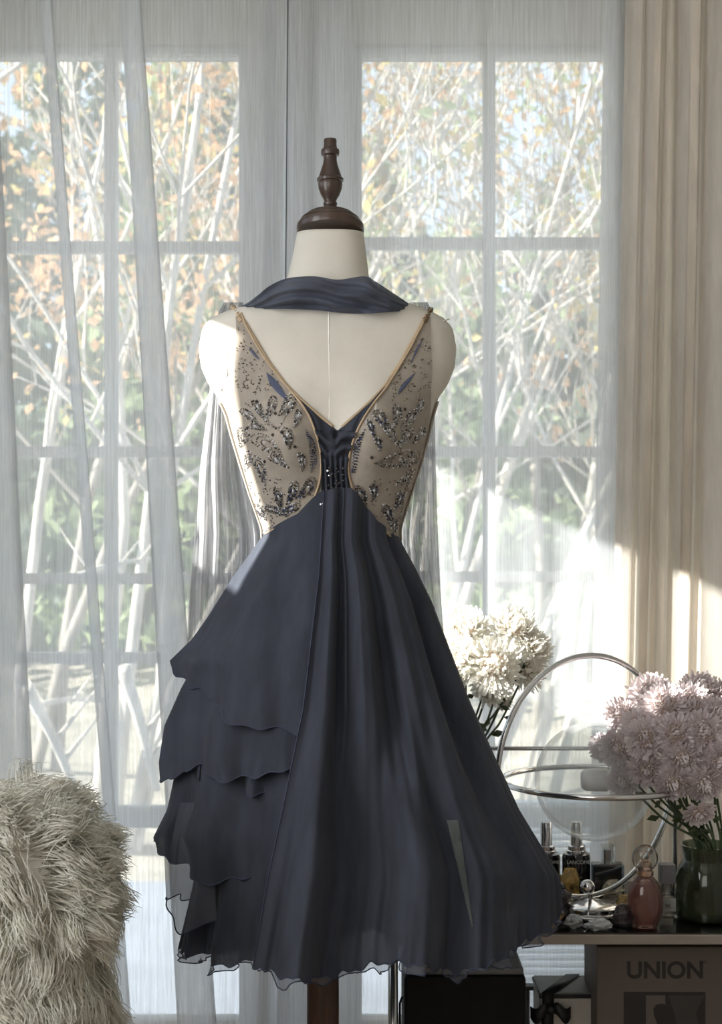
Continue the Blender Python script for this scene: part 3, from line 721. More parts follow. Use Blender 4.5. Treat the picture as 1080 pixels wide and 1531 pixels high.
# fleece strands, in locks
Ga = np.array(G); R_, C_ = Ga.shape[:2]
def fsamp(n, rng, front=True):
    out = []; nor = []
    while len(out) < n:
        i = rng.integers(4, R_ - 2); j = rng.integers(0, C_); fi, fj = rng.random(2)
        a, b, c_, d = Ga[i, j], Ga[i, (j+1) % C_], Ga[i+1, (j+1) % C_], Ga[i+1, j]
        ar = np.linalg.norm(np.cross(b - a, d - a))
        if rng.random() > ar / .0012 : continue
        p = (a*(1-fi) + d*fi)*(1-fj) + (b*(1-fi) + c_*fi)*fj
        if p[2] < .48: continue
        nn = np.cross(b - a, d - a); nn /= (np.linalg.norm(nn) + 1e-9)
        if np.dot(nn, p - np.array(bc)) < 0: nn = -nn
        out.append(p); nor.append(nn)
    return np.array(out), np.array(nor)
rg = np.random.default_rng(21)
CP, CN = fsamp(880, rg); NSTR = 46
sv, sfc = [], []; nv = 0
for p, nn in zip(CP, CN):
    ln = rg.uniform(.038, .066)
    side = np.array([math.sin(p[0] * 23 + p[2] * 31), 0.2 * math.sin(p[0] * 40), math.cos(p[0] * 19 + p[2] * 17)])
    dirn = nn * .45 + side * .55 + rg.normal(0, .25, 3) + np.array([0, 0, -.35]); dirn /= np.linalg.norm(dirn)
    tip = p + dirn * ln + np.array([0, 0, -.012])
    t1 = np.cross(nn, [0.3, .2, 1]); t1 /= np.linalg.norm(t1); t2 = np.cross(nn, t1)
    curl = rg.uniform(-.010, .010); 
    for k_ in range(NSTR):
        o1, o2 = rg.normal(0, .013, 2); root = p + t1 * o1 + t2 * o2 - nn * .004
        tp = tip + (t1 * o1 + t2 * o2) * .45 + rg.normal(0, .005, 3)
        mid = root * .45 + tp * .55 + nn * .013 + t1 * curl * 1.5 + t2 * rg.normal(0, .004); wd = .0007
        w1 = np.cross(tp - root, nn + .3 * t1); w1 = w1 / (np.linalg.norm(w1) + 1e-9) * wd; w2 = nn * wd
        m2 = mid * .45 + tp * .55 + nn * .003 + t1 * curl * .8
        for q, ww in ((root, 1.0), (mid, 1.0), (m2, .7)):
            sv += [q + w1 * ww, q - w1 * ww * .5 + w2 * ww, q - w1 * ww * .5 - w2 * ww]
        sv.append(tp)
        b0 = nv
        for a in (0, 3):
            for e in range(3):
                e2 = (e + 1) % 3; sfc.append((b0+a+e, b0+a+e2, b0+a+3+e2, b0+a+3+e))
        for e in range(3): sfc.append((b0+6+e, b0+6+(e+1) % 3, b0+9))
        nv += 10
o = MB(); o.v = [tuple(p) for p in sv]; o.f = sfc
o = o.build('fleece', M['strand'], ch); o['kind'] = 'stuff'

# ------------------------------------------------------------------ shelf unit
SZ = .501; SY_0, SY_1 = .20, .56
sh = thing('console_shelf', (.45, .38, 0), 'low chrome-legged console shelf with taupe edge under the globe lamp', 'shelf')
sx0, sx1 = XX(576, .22), .93
MB().box(sx0, sx1, SY_0, SY_1, SZ - .0195, SZ - .003).build('top_shelf', M['shelf'], sh, False, bevel=.002)
MB().box(sx0 + .002, sx1 - .002, SY_0 + .002, SY_1 - .002, SZ - .003, SZ).build('glass_top', M['smoke'], sh, False)
MB().box(sx0, sx1, SY_0, SY_1, .15, .168).build('lower_shelf', M['shelf'], sh, False, bevel=.002)
for (x, y, r) in ((XX(588, .205), .212, .0085), (sx1 - .012, .212, .0085), (XX(748, .545), .545, .004), (sx1 - .012, .545, .004)):
    MB().tube([(x, y, 0), (x, y, SZ - .0195)], r, 14).build('leg', M['chromed'], sh)
# raised back rail
ry_ = .54; rz_ = ZZ(1119, ry_)
MB().tube([(XX(727, ry_), ry_, SZ), (XX(727, ry_), ry_, rz_), (XX(1010, ry_), ry_, rz_), (XX(1010, ry_), ry_, SZ)], .0048, 10).build('back_rail', M['chromed'], sh)

# ------------------------------------------------------------------ globe lamp
ly = .34; lc = Vector(P(880, 1165, ly)); s_ = (D0 + ly) / F
lamp = thing('globe_lamp', (lc.x, ly, SZ), 'chrome orbit lamp with clear glass globe inside two rings', 'lamp')
Rr = 180 * s_; rot = math.radians(37); zc_ = ZZ(1160, ly)
ring = []
for i in range(90):
    a = math.radians(-105 + 360 * i / 90)
    ring.append((lc.x + Rr * math.cos(a) * math.cos(rot), ly + Rr * math.cos(a) * math.sin(rot) * .7, zc_ + Rr * math.sin(a)))
MB().tube(ring, .0052, 10, closed=True).build('upright_ring', M['chrome'], lamp)
R2 = 140 * s_; zr = ZZ(1168, ly)
MB().tube([(XX(892, ly) + R2 * math.cos(2*PI*i/90), ly + R2 * math.sin(2*PI*i/90), zr) for i in range(90)], .0052, 10, closed=True).build('level_ring', M['chrome'], lamp)
gb = MB(); gc = P(888, 1168, ly); gr_ = 88 * s_
gb.lathe([(max(1e-5, gr_ * math.sin(PI * i / 32)), -gr_ * math.cos(PI * i / 32)) for i in range(33)], gc, 48)
gb.build('glass_globe', M['globe'], lamp)
sk = MB(); q = P(888, 1166, ly)
bulb = [(.001, -.022), (.014, -.021), (.019, -.014), (.020, .0), (.020, .022), (.017, .026), (.010, .028)]
g = []
for r, x in bulb: g.append([(q[0] + x, q[1] + r * math.cos(2*PI*j/20), q[2] + r * math.sin(2*PI*j/20)) for j in range(20)])
sk.grid(g, wrap=True).build('bulb', M['white'], lamp)
MB().tube([(q[0] + .026, q[1], q[2]), (XX(892, ly) + R2, ly, zr)], .009, 12).build('lamp_socket', M['chromed'], lamp)
bx, by = XX(880, ly), ly - .02
MB().lathe([(.050, 0), (.056, .003), (.057, .006), (.054, .009), (.050, .010), (.050, .016), (.046, .019), (.030, .022), (.012, .024), (.004, .027), (.004, .036)], (bx, by, SZ), 44).build('lamp_base', M['chrome'], lamp)
MB().ball((XX(879, ly - .06), ly - .06, ZZ(1326, ly - .06)), .0125, 18, 12).build('base_knob', M['chrome'], lamp)
MB().tube([(bx, by, SZ + .03), (XX(879, ly - .06), ly - .06, ZZ(1326, ly - .06))], .003, 8).build('knob_stem', M['chrome'], lamp)

# ------------------------------------------------------------------ bottles
def text(body, loc, size, mt, parent, ext=.0002, off=0, align='CENTER'):
    cu = bpy.data.curves.new('lettering', 'FONT'); cu.body = body; cu.size = size; cu.extrude = ext; cu.offset = off; cu.align_x = align
    tmp = bpy.data.objects.new('lettering', cu); COL.objects.link(tmp); dg = bpy.context.evaluated_depsgraph_get()
    me = bpy.data.meshes.new_from_object(tmp.evaluated_get(dg)); bpy.data.objects.remove(tmp); me.materials.clear(); me.materials.append(mt)
    o = bpy.data.objects.new('lettering', me); COL.objects.link(o)
    o.parent = parent
    base = Matrix.Translation(-Vector(parent.location)) if parent.type == 'EMPTY' else Matrix.Identity(4)
    o.matrix_parent_inverse = base; o.location = loc; o.rotation_euler = (PI/2, 0, 0); return o
def serum(px, Y, label):
    s = (D0 + Y) / F; x = XX(px, Y)
    t = thing('serum_bottle', (x, Y, SZ), label, 'bottle', 'black serum bottles')
    zt = ZZ(1274, Y) - SZ; r = 21 * s
    b = MB().lathe([(r*.94, 0), (r, .003), (r, zt - .008), (r*.93, zt - .002), (r*.7, zt)], (x, Y, SZ), 32).build('bottle_body', M['blackglass'], t)
    MB().lathe([(r*.70, zt), (r*.70, zt + 3*s), (r*.62, zt + 4*s), (r*.62, zt + 10*s), (r*.5, zt + 11*s)], (x, Y, SZ), 28).build('collar', M['silver'], t)
    MB().lathe([(r*.42, zt + 11*s), (r*.42, zt + 44*s), (r*.38, zt + 45.5*s)], (x, Y, SZ), 24).build('cap', M['silver'], t)
    text('LANCÔME', (x, Y - r - .0004, SZ + zt - 13*s), .0088, M['white'], b, ext=.0001)
    for z, w_ in ((34, 11), (40, 14)): MB().box(x - w_*s*.5, x + w_*s*.5, Y - r - .0004, Y - r*.9, SZ + zt - z*s, SZ + zt - (z - 2)*s).build('small_print', M['greytop'], b, False)
    return t
serum(862, .44, 'black glass serum bottle with silver cap and white lettering, behind the lamp base')
serum(817, .47, 'black serum bottle with silver cap half hidden by the skirt')
# square facetted perfume
Y = .43; s = (D0 + Y) / F; x0, x1 = XX(885, Y), XX(932, Y); zt = ZZ(1290, Y)
t = thing('square_perfume', ((x0+x1)/2, Y, SZ), 'square clear facetted perfume bottle next to the black serum', 'perfume bottle')
MB().box(x0, x1, Y - .014, Y + .014, SZ, zt).build('bottle_body', M['smoke'], t, False, bevel=.003)
xm = (x0 + x1) / 2; v = [(x0+.004, Y-.008, SZ+.004), (x1-.004, Y-.008, SZ+.004), (x1-.004, Y-.008, zt-.005), (x0+.004, Y-.008, zt-.005), (xm-.004, Y-.0135, (SZ+zt)/2 + .008), (x0+.004, Y+.008, SZ+.004), (x1-.004, Y+.008, SZ+.004), (x1-.004, Y+.008, zt-.005), (x0+.004, Y+.008, zt-.005)]
MB().add(v, [(0,1,4), (1,2,4), (2,3,4), (3,0,4), (8,7,6,5), (0,5,6,1), (1,6,7,2), (2,7,8,3), (3,8,5,0)]).build('facetted_core', M['grey'], t, False)
MB().lathe([(.007, zt), (.007, zt + 20*s)], (xm, Y, 0), 20).build('spray_neck', M['silver'], t)
MB().box(xm - 10*s, xm + 10*s, Y - .011, Y + .011, zt + 2*s, zt + 27*s).build('cap', M['clear'], t, False, bevel=.002)
# pink egg perfume
Y = .235; s = (D0 + Y) / F; x = XX(965, Y)
t = thing('egg_perfume', (x, Y, SZ), 'pink egg-shaped perfume bottle with round glass stopper', 'perfume bottle')
zc_ = ZZ(1350, Y); prof = [(.006, SZ), (.020, SZ + .001)]
for i in range(1, 20):
    a = -PI/2 + PI * i / 20; z = zc_ + 42*s*math.sin(a); r = 27*s*math.cos(a)**.85
    if z > SZ + .004 and r > 10*s: prof.append((r, z))
prof += [(10.5*s, zc_ + 41*s), (10.5*s, zc_ + 46*s)]
MB().lathe(prof, (x, Y, 0), 40, sy=.75).build('bottle_body', M['pinkglass'], t)
MB().lathe([(r*.80, zc_ + (z - zc_)*.88) for r, z in prof[:-3]], (x, Y, 0), 32, sy=.72).build('perfume', M['pinkjuice'], t)
MB().lathe([(12*s, zc_ + 42*s), (12.5*s, zc_ + 44*s), (12.5*s, zc_ + 49*s), (10*s, zc_ + 51*s), (9*s, zc_ + 62*s), (6*s, zc_ + 64*s)], (x, Y, 0), 28).build('collar', M['rose'], t)
zs_ = zc_ + 67*s
MB().lathe([(max(1e-5, 19.5*s*math.sin(PI*i/20)), zs_ - 20.5*s*math.cos(PI*i/20)) for i in range(21)], (x, Y, 0), 32, sy=.6).build('stopper', M['clear'], t)
MB().tube([(x + .006*math.cos(a), Y - .004, zs_ + .002 + .010*math.sin(a)) for a in np.linspace(0, 6.1, 24)], .0012, 6).build('stopper_ring', M['rose'], t)
# small bottle with grey cap
Y = .30; s = (D0 + Y) / F; x0, x1 = XX(983, Y), XX(1012, Y); xm = (x0+x1)/2
t = thing('travel_perfume', (xm, Y, SZ), 'small clear perfume bottle with dark grey block cap beside the vase', 'perfume bottle')
z1 = ZZ(1338, Y); z2 = ZZ(1320, Y)
bb = MB().box(x0, x1, Y - .012, Y + .012, SZ, z1).build('bottle_body', M['clear'], t, False, bevel=.003)
MB().box(x0+.003, x1-.003, Y-.009, Y-.0085, SZ+.012, z1-.004).build('paper_label', M['white'], bb, False)
text('9K', (xm, Y-.0096, SZ + .018), .009, M['ink'], bb)
MB().lathe([(.0125, z1), (.011, z1 + .004), (.0085, z2 - .004), (.0085, z2)], (xm, Y, 0), 20).build('neck', M['clear'], t)
MB().box(xm - 11.5*s, xm + 11.5*s, Y - .012, Y + .012, z2, ZZ(1291, Y)).build('cap', M['grey'], t, False, bevel=.002)

# ------------------------------------------------------------------ stones
def rock(name, px, py, Y, wpx, hpx, mt, label, seed, spikes=0):
    """rough mineral: a faceted lump standing on the glass top"""
    r = np.random.default_rng(seed); s = (D0 + Y) / F; x = XX(px, Y); a, b = wpx * s / 2, hpx * s
    mb = MB(); g = []
    for i in range(7):
        f = i / 6; row = []
        for j in range(9):
            th = 2*PI*j/9 + r.normal(0, .12); rr = (math.sin(PI * (.25 + .62 * f)) ** .8) * (1 + r.normal(0, .13)); row.append((x + a*rr*math.cos(th), Y + a*.8*rr*math.sin(th), SZ + b * (f ** 1.05) * (1 + r.normal(0, .03) * (0 < i))))
        if i == 0: row = [(p[0], p[1], SZ) for p in row]
        g.append(row)
    mb.grid(g, wrap=True); mb.f.append(tuple(range(54, 63))); mb.f.append(tuple(range(9))[::-1])
    for q in range(spikes):
        th = r.uniform(0, 2*PI); c0 = Vector((x + a*.5*math.cos(th), Y + a*.4*math.sin(th), SZ + b*.45)); d = Vector((math.cos(th)*.6, math.sin(th)*.5 - .3, r.uniform(.5, 1.1))).normalized()
        L_ = b * r.uniform(.4, .65); mb.tube([c0, c0 + d*L_*.7, c0 + d*L_], [a*.28, a*.26, a*.02], 6)
    return tag(mb.build(name, mt, None, False), label, 'crystal')
rock('citrine_cluster', 853, 0, .40, 34, 50, M['citrine'], 'tall yellow citrine lump in front of the black serum bottle', 1, 2)
rock('amber_crystal', 819, 0, .245, 46, 42, M['amber'], 'amber brown rough crystal at the skirt edge', 2, 3)
rock('smoky_crystal', 832, 0, .31, 40, 48, M['smoky'], 'dark smoky crystal behind the amber one', 3, 3)
rock('quartz_crystal', 858, 0, .235, 26, 18, M['quartz'], 'small clear quartz chip in front of the lamp base', 4, 5)
rock('tourmaline_pebble', 932, 0, .25, 36, 30, M['smoky'], 'smooth dark brown stone between lamp base and pink perfume', 5)
rock('calcite_crystal', 916, 0, .42, 34, 30, M['pale'], 'pale honey crystal behind the lamp ring', 6, 2)
rock('citrine_chip', 934, 0, .34, 24, 24, M['citrine'], 'yellow crystal chip just behind the pink perfume', 7, 1)
rock('quartz_point', 783, 0, .24, 30, 14, M['smoky'], 'small dark glittering stone under the skirt hem at the shelf front', 8, 3)
rock('milky_quartz', 896, 0, .225, 40, 14, M['quartz'], 'flat milky quartz slab at the foot of the lamp', 9)

# ------------------------------------------------------------------ vases and chrysanthemums
def vase(name, px, Y, rt, rb, pyt, label, gm):
    s = (D0 + Y) / F; x = XX(px, Y); zt = ZZ(pyt, Y); h = zt - SZ
    t = thing(name, (x, Y, SZ), label, 'vase')
    pr = [(rb*s*.9, .0), (rb*s, .004), (rb*s*1.04, h*.25), (rb*s, h*.55), (rb*s*.86, h*.72), (rt*s*.86, h*.80), (rt*s, h)]
    MB().lathe([(r, SZ + z) for r, z in pr] + [(rt*s*.93, SZ + h), (rt*s*.8, SZ + h*.8), (rb*s*.92, SZ + h*.5), (rb*s*.92, SZ + .008), (.001, SZ + .007)], (x, Y, 0), 40, cap=True).build('vase_glass', gm, t)
    MB().lathe([(rb*s*.88, SZ + .010), (rb*s*.90, SZ + h*.5), (rb*s*.80, SZ + h*.66), (.001, SZ + h*.665)], (x, Y, 0), 32).build('water', M['water'], t)
    return Vector((x, Y, zt))
V1 = vase('glass_vase', 1058, .30, 40, 47, 1262, 'green glass vase holding the lilac chrysanthemums', M['vaseglass'])
V2 = vase('white_flower_vase', 700, .46, 30, 36, 1130, 'glass vase of the white chrysanthemums, hidden behind the skirt', M['clear'])

def mum(seed, N, curl, shag, maxpol=2.35, wid=.14, r0=.45):
    """petals of one chrysanthemum head, radius 1, facing +Z; overlapping strap petals on a golden spiral"""
    r = np.random.default_rng(seed); v, f = [], []; nv = 0
    for i in range(N):
        q = (i + .5) / N; pol = maxpol * q ** .56; az = i * 2.39996 + r.normal(0, .12)
        L_ = (.70 + .30 * min(1, q * 2.2)) * (1 + r.normal(0, .05 + shag))
        d = np.array([math.sin(pol)*math.cos(az), math.sin(pol)*math.sin(az), math.cos(pol)])
        up = np.array([-math.cos(pol)*math.cos(az), -math.cos(pol)*math.sin(az), math.sin(pol)])
        if pol < .1: up = np.array([1., 0, 0])
        side = np.cross(d, up); w = wid * (.75 + .4*q) * (1 + r.normal(0, .12)); cu = curl * (1 + r.normal(0, .4))
        for u, wf, lift in ((r0, .55, 0), (.72, .95, -.06), (.92, 1.0, .06), (1.0, .55, .24)):
            p = d * L_ * u + up * (lift * cu * 2.0 + r.normal(0, .012)) + np.array([0, 0, -.12])
            v += [p - side*w*wf*.5 + up*.05*wf, p - d*.04*wf, p + side*w*wf*.5 + up*.05*wf]
        for k in range(3):
            a = nv + 3*k; f += [(a, a+1, a+4, a+3), (a+1, a+2, a+5, a+4)]
        nv += 12
    me = bpy.data.meshes.new('petals'); me.from_pydata([tuple(p) for p in v], [], f); me.update()
    me.polygons.foreach_set('use_smooth', [True]*len(me.polygons)); return me
PM = [mum(1, 360, .30, .03), mum(2, 330, .36, .05), mum(3, 380, .26, .04)]
DM = [mum(4, 110, .12, .03, maxpol=1.75, wid=.20, r0=.2)]
WM = [mum(11, 300, .50, .10, wid=.13), mum(12, 330, .45, .12, wid=.12)]
for me in PM + DM: me.materials.append(M['mump'])
for me in WM: me.materials.append(M['mumw'])
hb = MB().lathe([(.001, -.45), (.18, -.42), (.40, -.30), (.52, -.10), (.46, .15), (.25, .32), (.001, .38)], (0, 0, 0), 14)
hme = bpy.data.meshes.new('flower_heart'); hme.from_pydata(hb.v, [], hb.f); hme.update(); hme.materials.append(M['mumc'])
def flower(px, py, rpx, Y, meshes, k, V, label, tilt=None, cat='flower', grp=None):
    s = (D0 + Y) / F; c_ = Vector(P(px, py, Y)); R = rpx * s * .96
    t = thing('chrysanthemum', tuple(c_), label, cat, grp)
    d = Vector(tilt) if tilt else Vector(((px - 1000)*.004, -.75, (1120 - py)*.008))
    d.normalize(); q = d.to_track_quat('Z', 'Y')
    for me, nm in ((meshes[k % len(meshes)], 'petals'), (hme, 'flower_heart')):
        o = bpy.data.objects.new(nm, me); COL.objects.link(o); o.parent = t
        o.rotation_mode = 'QUATERNION'; o.rotation_quaternion = q @ Vector((0, 0, 1)).to_track_quat('Z', 'Y'); o.scale = (R, R, R * .86)
    b = c_ - d * R * .4; top = V + Vector((random.uniform(-.022, .022), random.uniform(-.02, .02), -.005))
    bot = Vector((V.x + (V.x - top.x) * .7, V.y + random.uniform(-.02, .02), SZ + .015 + random.uniform(0, .02)))
    mid = (b + top) / 2 + Vector((0, .02, -.012))
    pts = [tuple(spl([b, mid, top, bot], i / 16)) for i in range(17)]
    MB().tube(pts, .0022, 6).build('stem', M['green'], t)
    for a in (5, 8):
        p0 = Vector(pts[a]); sd = Vector((random.uniform(-1, 1), random.uniform(-1, .3), random.uniform(-.2, .6))).normalized(); L_ = random.uniform(.018, .03); w_ = sd.cross(Vector((0, 1, 0.2))).normalized() * L_ * .25
        MB().add([p0, p0 + sd*L_*.5 + w_, p0 + sd*L_, p0 + sd*L_*.5 - w_, p0 + sd*L_*.5 + Vector((0, -.003, .001))], [(0, 1, 4), (1, 2, 4), (2, 3, 4), (3, 0, 4)]).build('leaf', M['leaf'], t, False)
PK = [
 (974, 1036, 36, .33, 'lilac chrysanthemum at the top left of the vase bouquet'),
 (930, 1066, 28, .33, 'lilac chrysanthemum on the outer left shoulder, over the lamp globe'),
 (997, 1052, 38, .27, 'broad lilac chrysanthemum just below the topmost blooms'),
 (1034, 1052, 38, .28, 'large lilac chrysanthemum in the upper middle of the bouquet'),
 (1050, 1030, 34, .33, 'lilac chrysanthemum at the crown of the bouquet'),
 (1086, 1036, 26, .33, 'lilac chrysanthemum cut by the picture edge at the top'),
 (952, 1084, 27, .28, 'lilac chrysanthemum peeping out between larger blooms on the left'),
 (966, 1104, 33, .24, 'pale chrysanthemum facing forward, left of the bouquet center'),
 (1011, 1098, 34, .23, 'pale chrysanthemum at the very center of the vase bouquet'),
 (1055, 1094, 34, .23, 'cream-lilac chrysanthemum to the right of the central bloom'),
 (1077, 1068, 30, .26, 'lilac chrysanthemum near the picture edge, second from the top'),
 (902, 1118, 23, .32, 'leftmost chrysanthemum, seen from the side against the globe'),
 (923, 1120, 29, .28, 'lilac chrysanthemum turned left, next to the outermost one'),
 (1022, 1136, 32, .22, 'cream chrysanthemum with brown heart below the central bloom'),
 (967, 1152, 29, .25, 'drooping pale chrysanthemum above the bare stems on the left'),
 (931, 1170, 25, .28, 'low lilac chrysanthemum beside the lamp bulb'),
 (1008, 1172, 29, .21, 'mauve chrysanthemum low in the middle, facing left'),
 (1056, 1174, 32, .21, 'mauve chrysanthemum low on the right, above the vase'),
 (1078, 1142, 32, .22, 'mauve chrysanthemum at the picture edge, halfway down'),
 (1045, 1216, 27, .20, 'single daisy-like lilac chrysanthemum hanging over the vase rim')]
for k, (x, y, r, Y, lab) in enumerate(PK):
    flower(x, y, r, Y, DM if r == 27 else PM, k, V1, lab, grp='lilac chrysanthemums in the vase')
WK = [
 (694, 938, 37, .44, 'white chrysanthemum at the top left, beside the trailing scarf'),
 (772, 937, 39, .44, 'white chrysanthemum at the top of the bouquet behind the dress'),
 (684, 984, 36, .40, 'white chrysanthemum half hidden behind the skirt edge'),
 (739, 993, 42, .38, 'largest white chrysanthemum, sunlit in the middle of the white bouquet'),
 (805, 968, 29, .43, 'white chrysanthemum at the outer right of the white bouquet'),
 (795, 1002, 29, .46, 'shaded cream chrysanthemum touching the chrome ring'),
 (735, 1028, 29, .42, 'white chrysanthemum under the largest bloom, above the stems'),
 (754, 1050, 15, .48, 'small drooping white bloom at the bottom of the white bouquet')]
for k, (x, y, r, Y, lab) in enumerate(WK):
    flower(x, y, r, Y, WM, k, V2, lab, tilt=((x - 735)*.01, -.7, (1010 - y)*.012), grp='white chrysanthemums behind the dress')

# ------------------------------------------------------------------ things on the lower shelf
LZ = .168
Y = .235
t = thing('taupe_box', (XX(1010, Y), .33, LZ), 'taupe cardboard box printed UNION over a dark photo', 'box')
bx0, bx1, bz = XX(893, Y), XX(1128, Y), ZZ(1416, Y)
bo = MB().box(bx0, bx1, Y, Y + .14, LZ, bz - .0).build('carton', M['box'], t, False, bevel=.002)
tx = text('UNION', (XX(995, Y), Y - .0004, ZZ(1462, Y)), .0385, M['ink'], bo, off=.0011)
text('TM', (XX(1051, Y), Y - .0004, ZZ(1441, Y)), .008, M['ink'], bo)
pz = ZZ(1483, Y); pic = MB().box(XX(933, Y), XX(1055, Y), Y - .0008, Y, LZ + .04, pz).build('printed_photo', M['ink'], t, False)
MB().box(XX(966, Y), XX(995, Y), Y - .0011, Y - .0008, LZ + .05, ZZ(1488, Y)).build('photo_light_strip', M['box'], pic, False)
v = [(XX(x, Y), Y - .0014, ZZ(y, Y)) for x, y in [(977, 1508), (981, 1502), (990, 1500), (1000, 1504), (1006, 1513), (1008, 1560), (984, 1560), (983, 1530), (978, 1518)]]
MB().add(v + [(a, b + .0004, c_) for a, b, c_ in v], [tuple(range(9))] + [(i, (i+1) % 9, 9 + (i+1) % 9, 9 + i) for i in range(9)]).build('photo_dark_shape', M['ink'], pic, False)
v = [(XX(x, Y), Y - .0014, ZZ(y, Y)) for x, y in [(1000, 1488), (1054, 1488), (1040, 1515), (1054, 1560), (1012, 1560), (1010, 1520)]]
MB().add(v + [(a, b + .0004, c_) for a, b, c_ in v], [tuple(range(6))] + [(i, (i+1) % 6, 6 + (i+1) % 6, 6 + i) for i in range(6)]).build('photo_grey_shape', M['smokeink'], pic, False)
Y = .22
t = thing('black_speaker', (XX(695, Y), .3, LZ), 'glossy black boxy speaker with grey top edge below the hem', 'speaker')
MB().box(XX(604, Y), XX(787, Y), Y, Y + .15, LZ, ZZ(1460, Y)).build('speaker_body', M['blackcase'], t, False, bevel=.006)
MB().box(XX(606, Y), XX(784, Y), Y + .006, Y + .15, ZZ(1460, Y), ZZ(1448, Y)).build('top_panel', M['greytop'], t, False, bevel=.004)
MB().tube([P(602, 1490, Y + .03), P(598, 1500, Y + .03), P(598, 1530, Y + .03), P(603, 1545, Y + .03)], .002, 8).build('side_handle', M['blackcase'], t)
Y = .30
t = thing('gift_box', (XX(848, Y), .36, LZ), 'cream gift box tied with a black ribbon bow beside the taupe box', 'gift box')
gz = ZZ(1487, Y)
MB().box(XX(808, Y), XX(890, Y), Y, Y + .10, LZ, gz - .006).build('box_body', M['cream'], t, False, bevel=.002)
MB().box(XX(806, Y), XX(892, Y), Y - .003, Y + .103, gz - .006, gz).build('box_rim', M['ribbon'], t, False, bevel=.001)
MB().box(XX(808, Y), XX(890, Y), Y, Y + .10, gz, gz + .003).build('box_lid', M['greytop'], t, False, bevel=.001)
rb = MB(); rw = .016
def strip(mb, pts, wv):
    mb.grid([[(p[0]-w_[0], p[1]-w_[1], p[2]-w_[2]) for p, w_ in zip(pts, wv)], [(p[0]+w_[0], p[1]+w_[1], p[2]+w_[2]) for p, w_ in zip(pts, wv)]])
a = (XX(820, Y), Y - .004, gz + .004); b = (XX(870, Y), Y + .10, gz + .005)
strip(rb, [a, b], [(.012, 0, 0)]*2); strip(rb, [a, (a[0]-.002, Y-.005, gz-.04), (a[0]+.002, Y-.005, LZ)], [(.010, 0, 0)]*3)
rb.build('ribbon', M['ribbon'], t, True, solid=.0008)
bw = MB(); c0 = Vector((XX(822, Y), Y - .012, gz - .022))
for sg in (-1, 1):
    strip(bw, [c0 + Vector((sg*.034*u, -.010*math.sin(PI*u), .006*math.sin(2*PI*u) - .004*u)) for u in np.linspace(0, 1, 9)], [(0, .001, .005 + .008*math.sin(PI*u*.8)) for u in np.linspace(0, 1, 9)])
bw.ball(tuple(c0), .008, 10, 8); bw.build('bow', M['ribbon'], t, True, solid=.0012)
tag(MB().box(XX(776, .40), XX(812, .40), .40, .42, ZZ(1481, .40), ZZ(1475, .40)).tube([(XX(790, .4), .41, ZZ(1478, .4)), (XX(790, .4), .41, LZ)], .004, 8).build('metal_bracket', M['grey'], None, False),
    'thin dark bar sticking out behind the black speaker', 'bracket')

# ------------------------------------------------------------------ outside
lv = thing('louver_screen', (.5, 1.3, -.12), 'white horizontal louver screen low outside the window, behind the globe', 'screen')
Y = 1.30
sl = MB().add([(0.27, Y - .006, 0), (.95, Y - .006, 0), (.95, Y + .012, .005), (.27, Y + .012, .005), (.27, Y - .006, .006), (.95, Y - .006, .006), (.95, Y + .012, .011), (.27, Y + .012, .011)], [(0,3,2,1),(4,5,6,7),(0,1,5,4),(1,2,6,5),(2,3,7,6),(3,0,4,7)])
first = None; zz = -.08
while zz < ZZ(1195, Y):
    if first is None: first = sl.build('slat', M['louver'], lv, False); o = first
    else: o = first.copy(); COL.objects.link(o)
    o.location.z = zz; zz += .0168
for x in (.27, .95): MB().box(x - .012, x + .012, Y - .012, Y + .02, -.12, ZZ(1190, Y)).build('upright', M['louver'], lv, False)

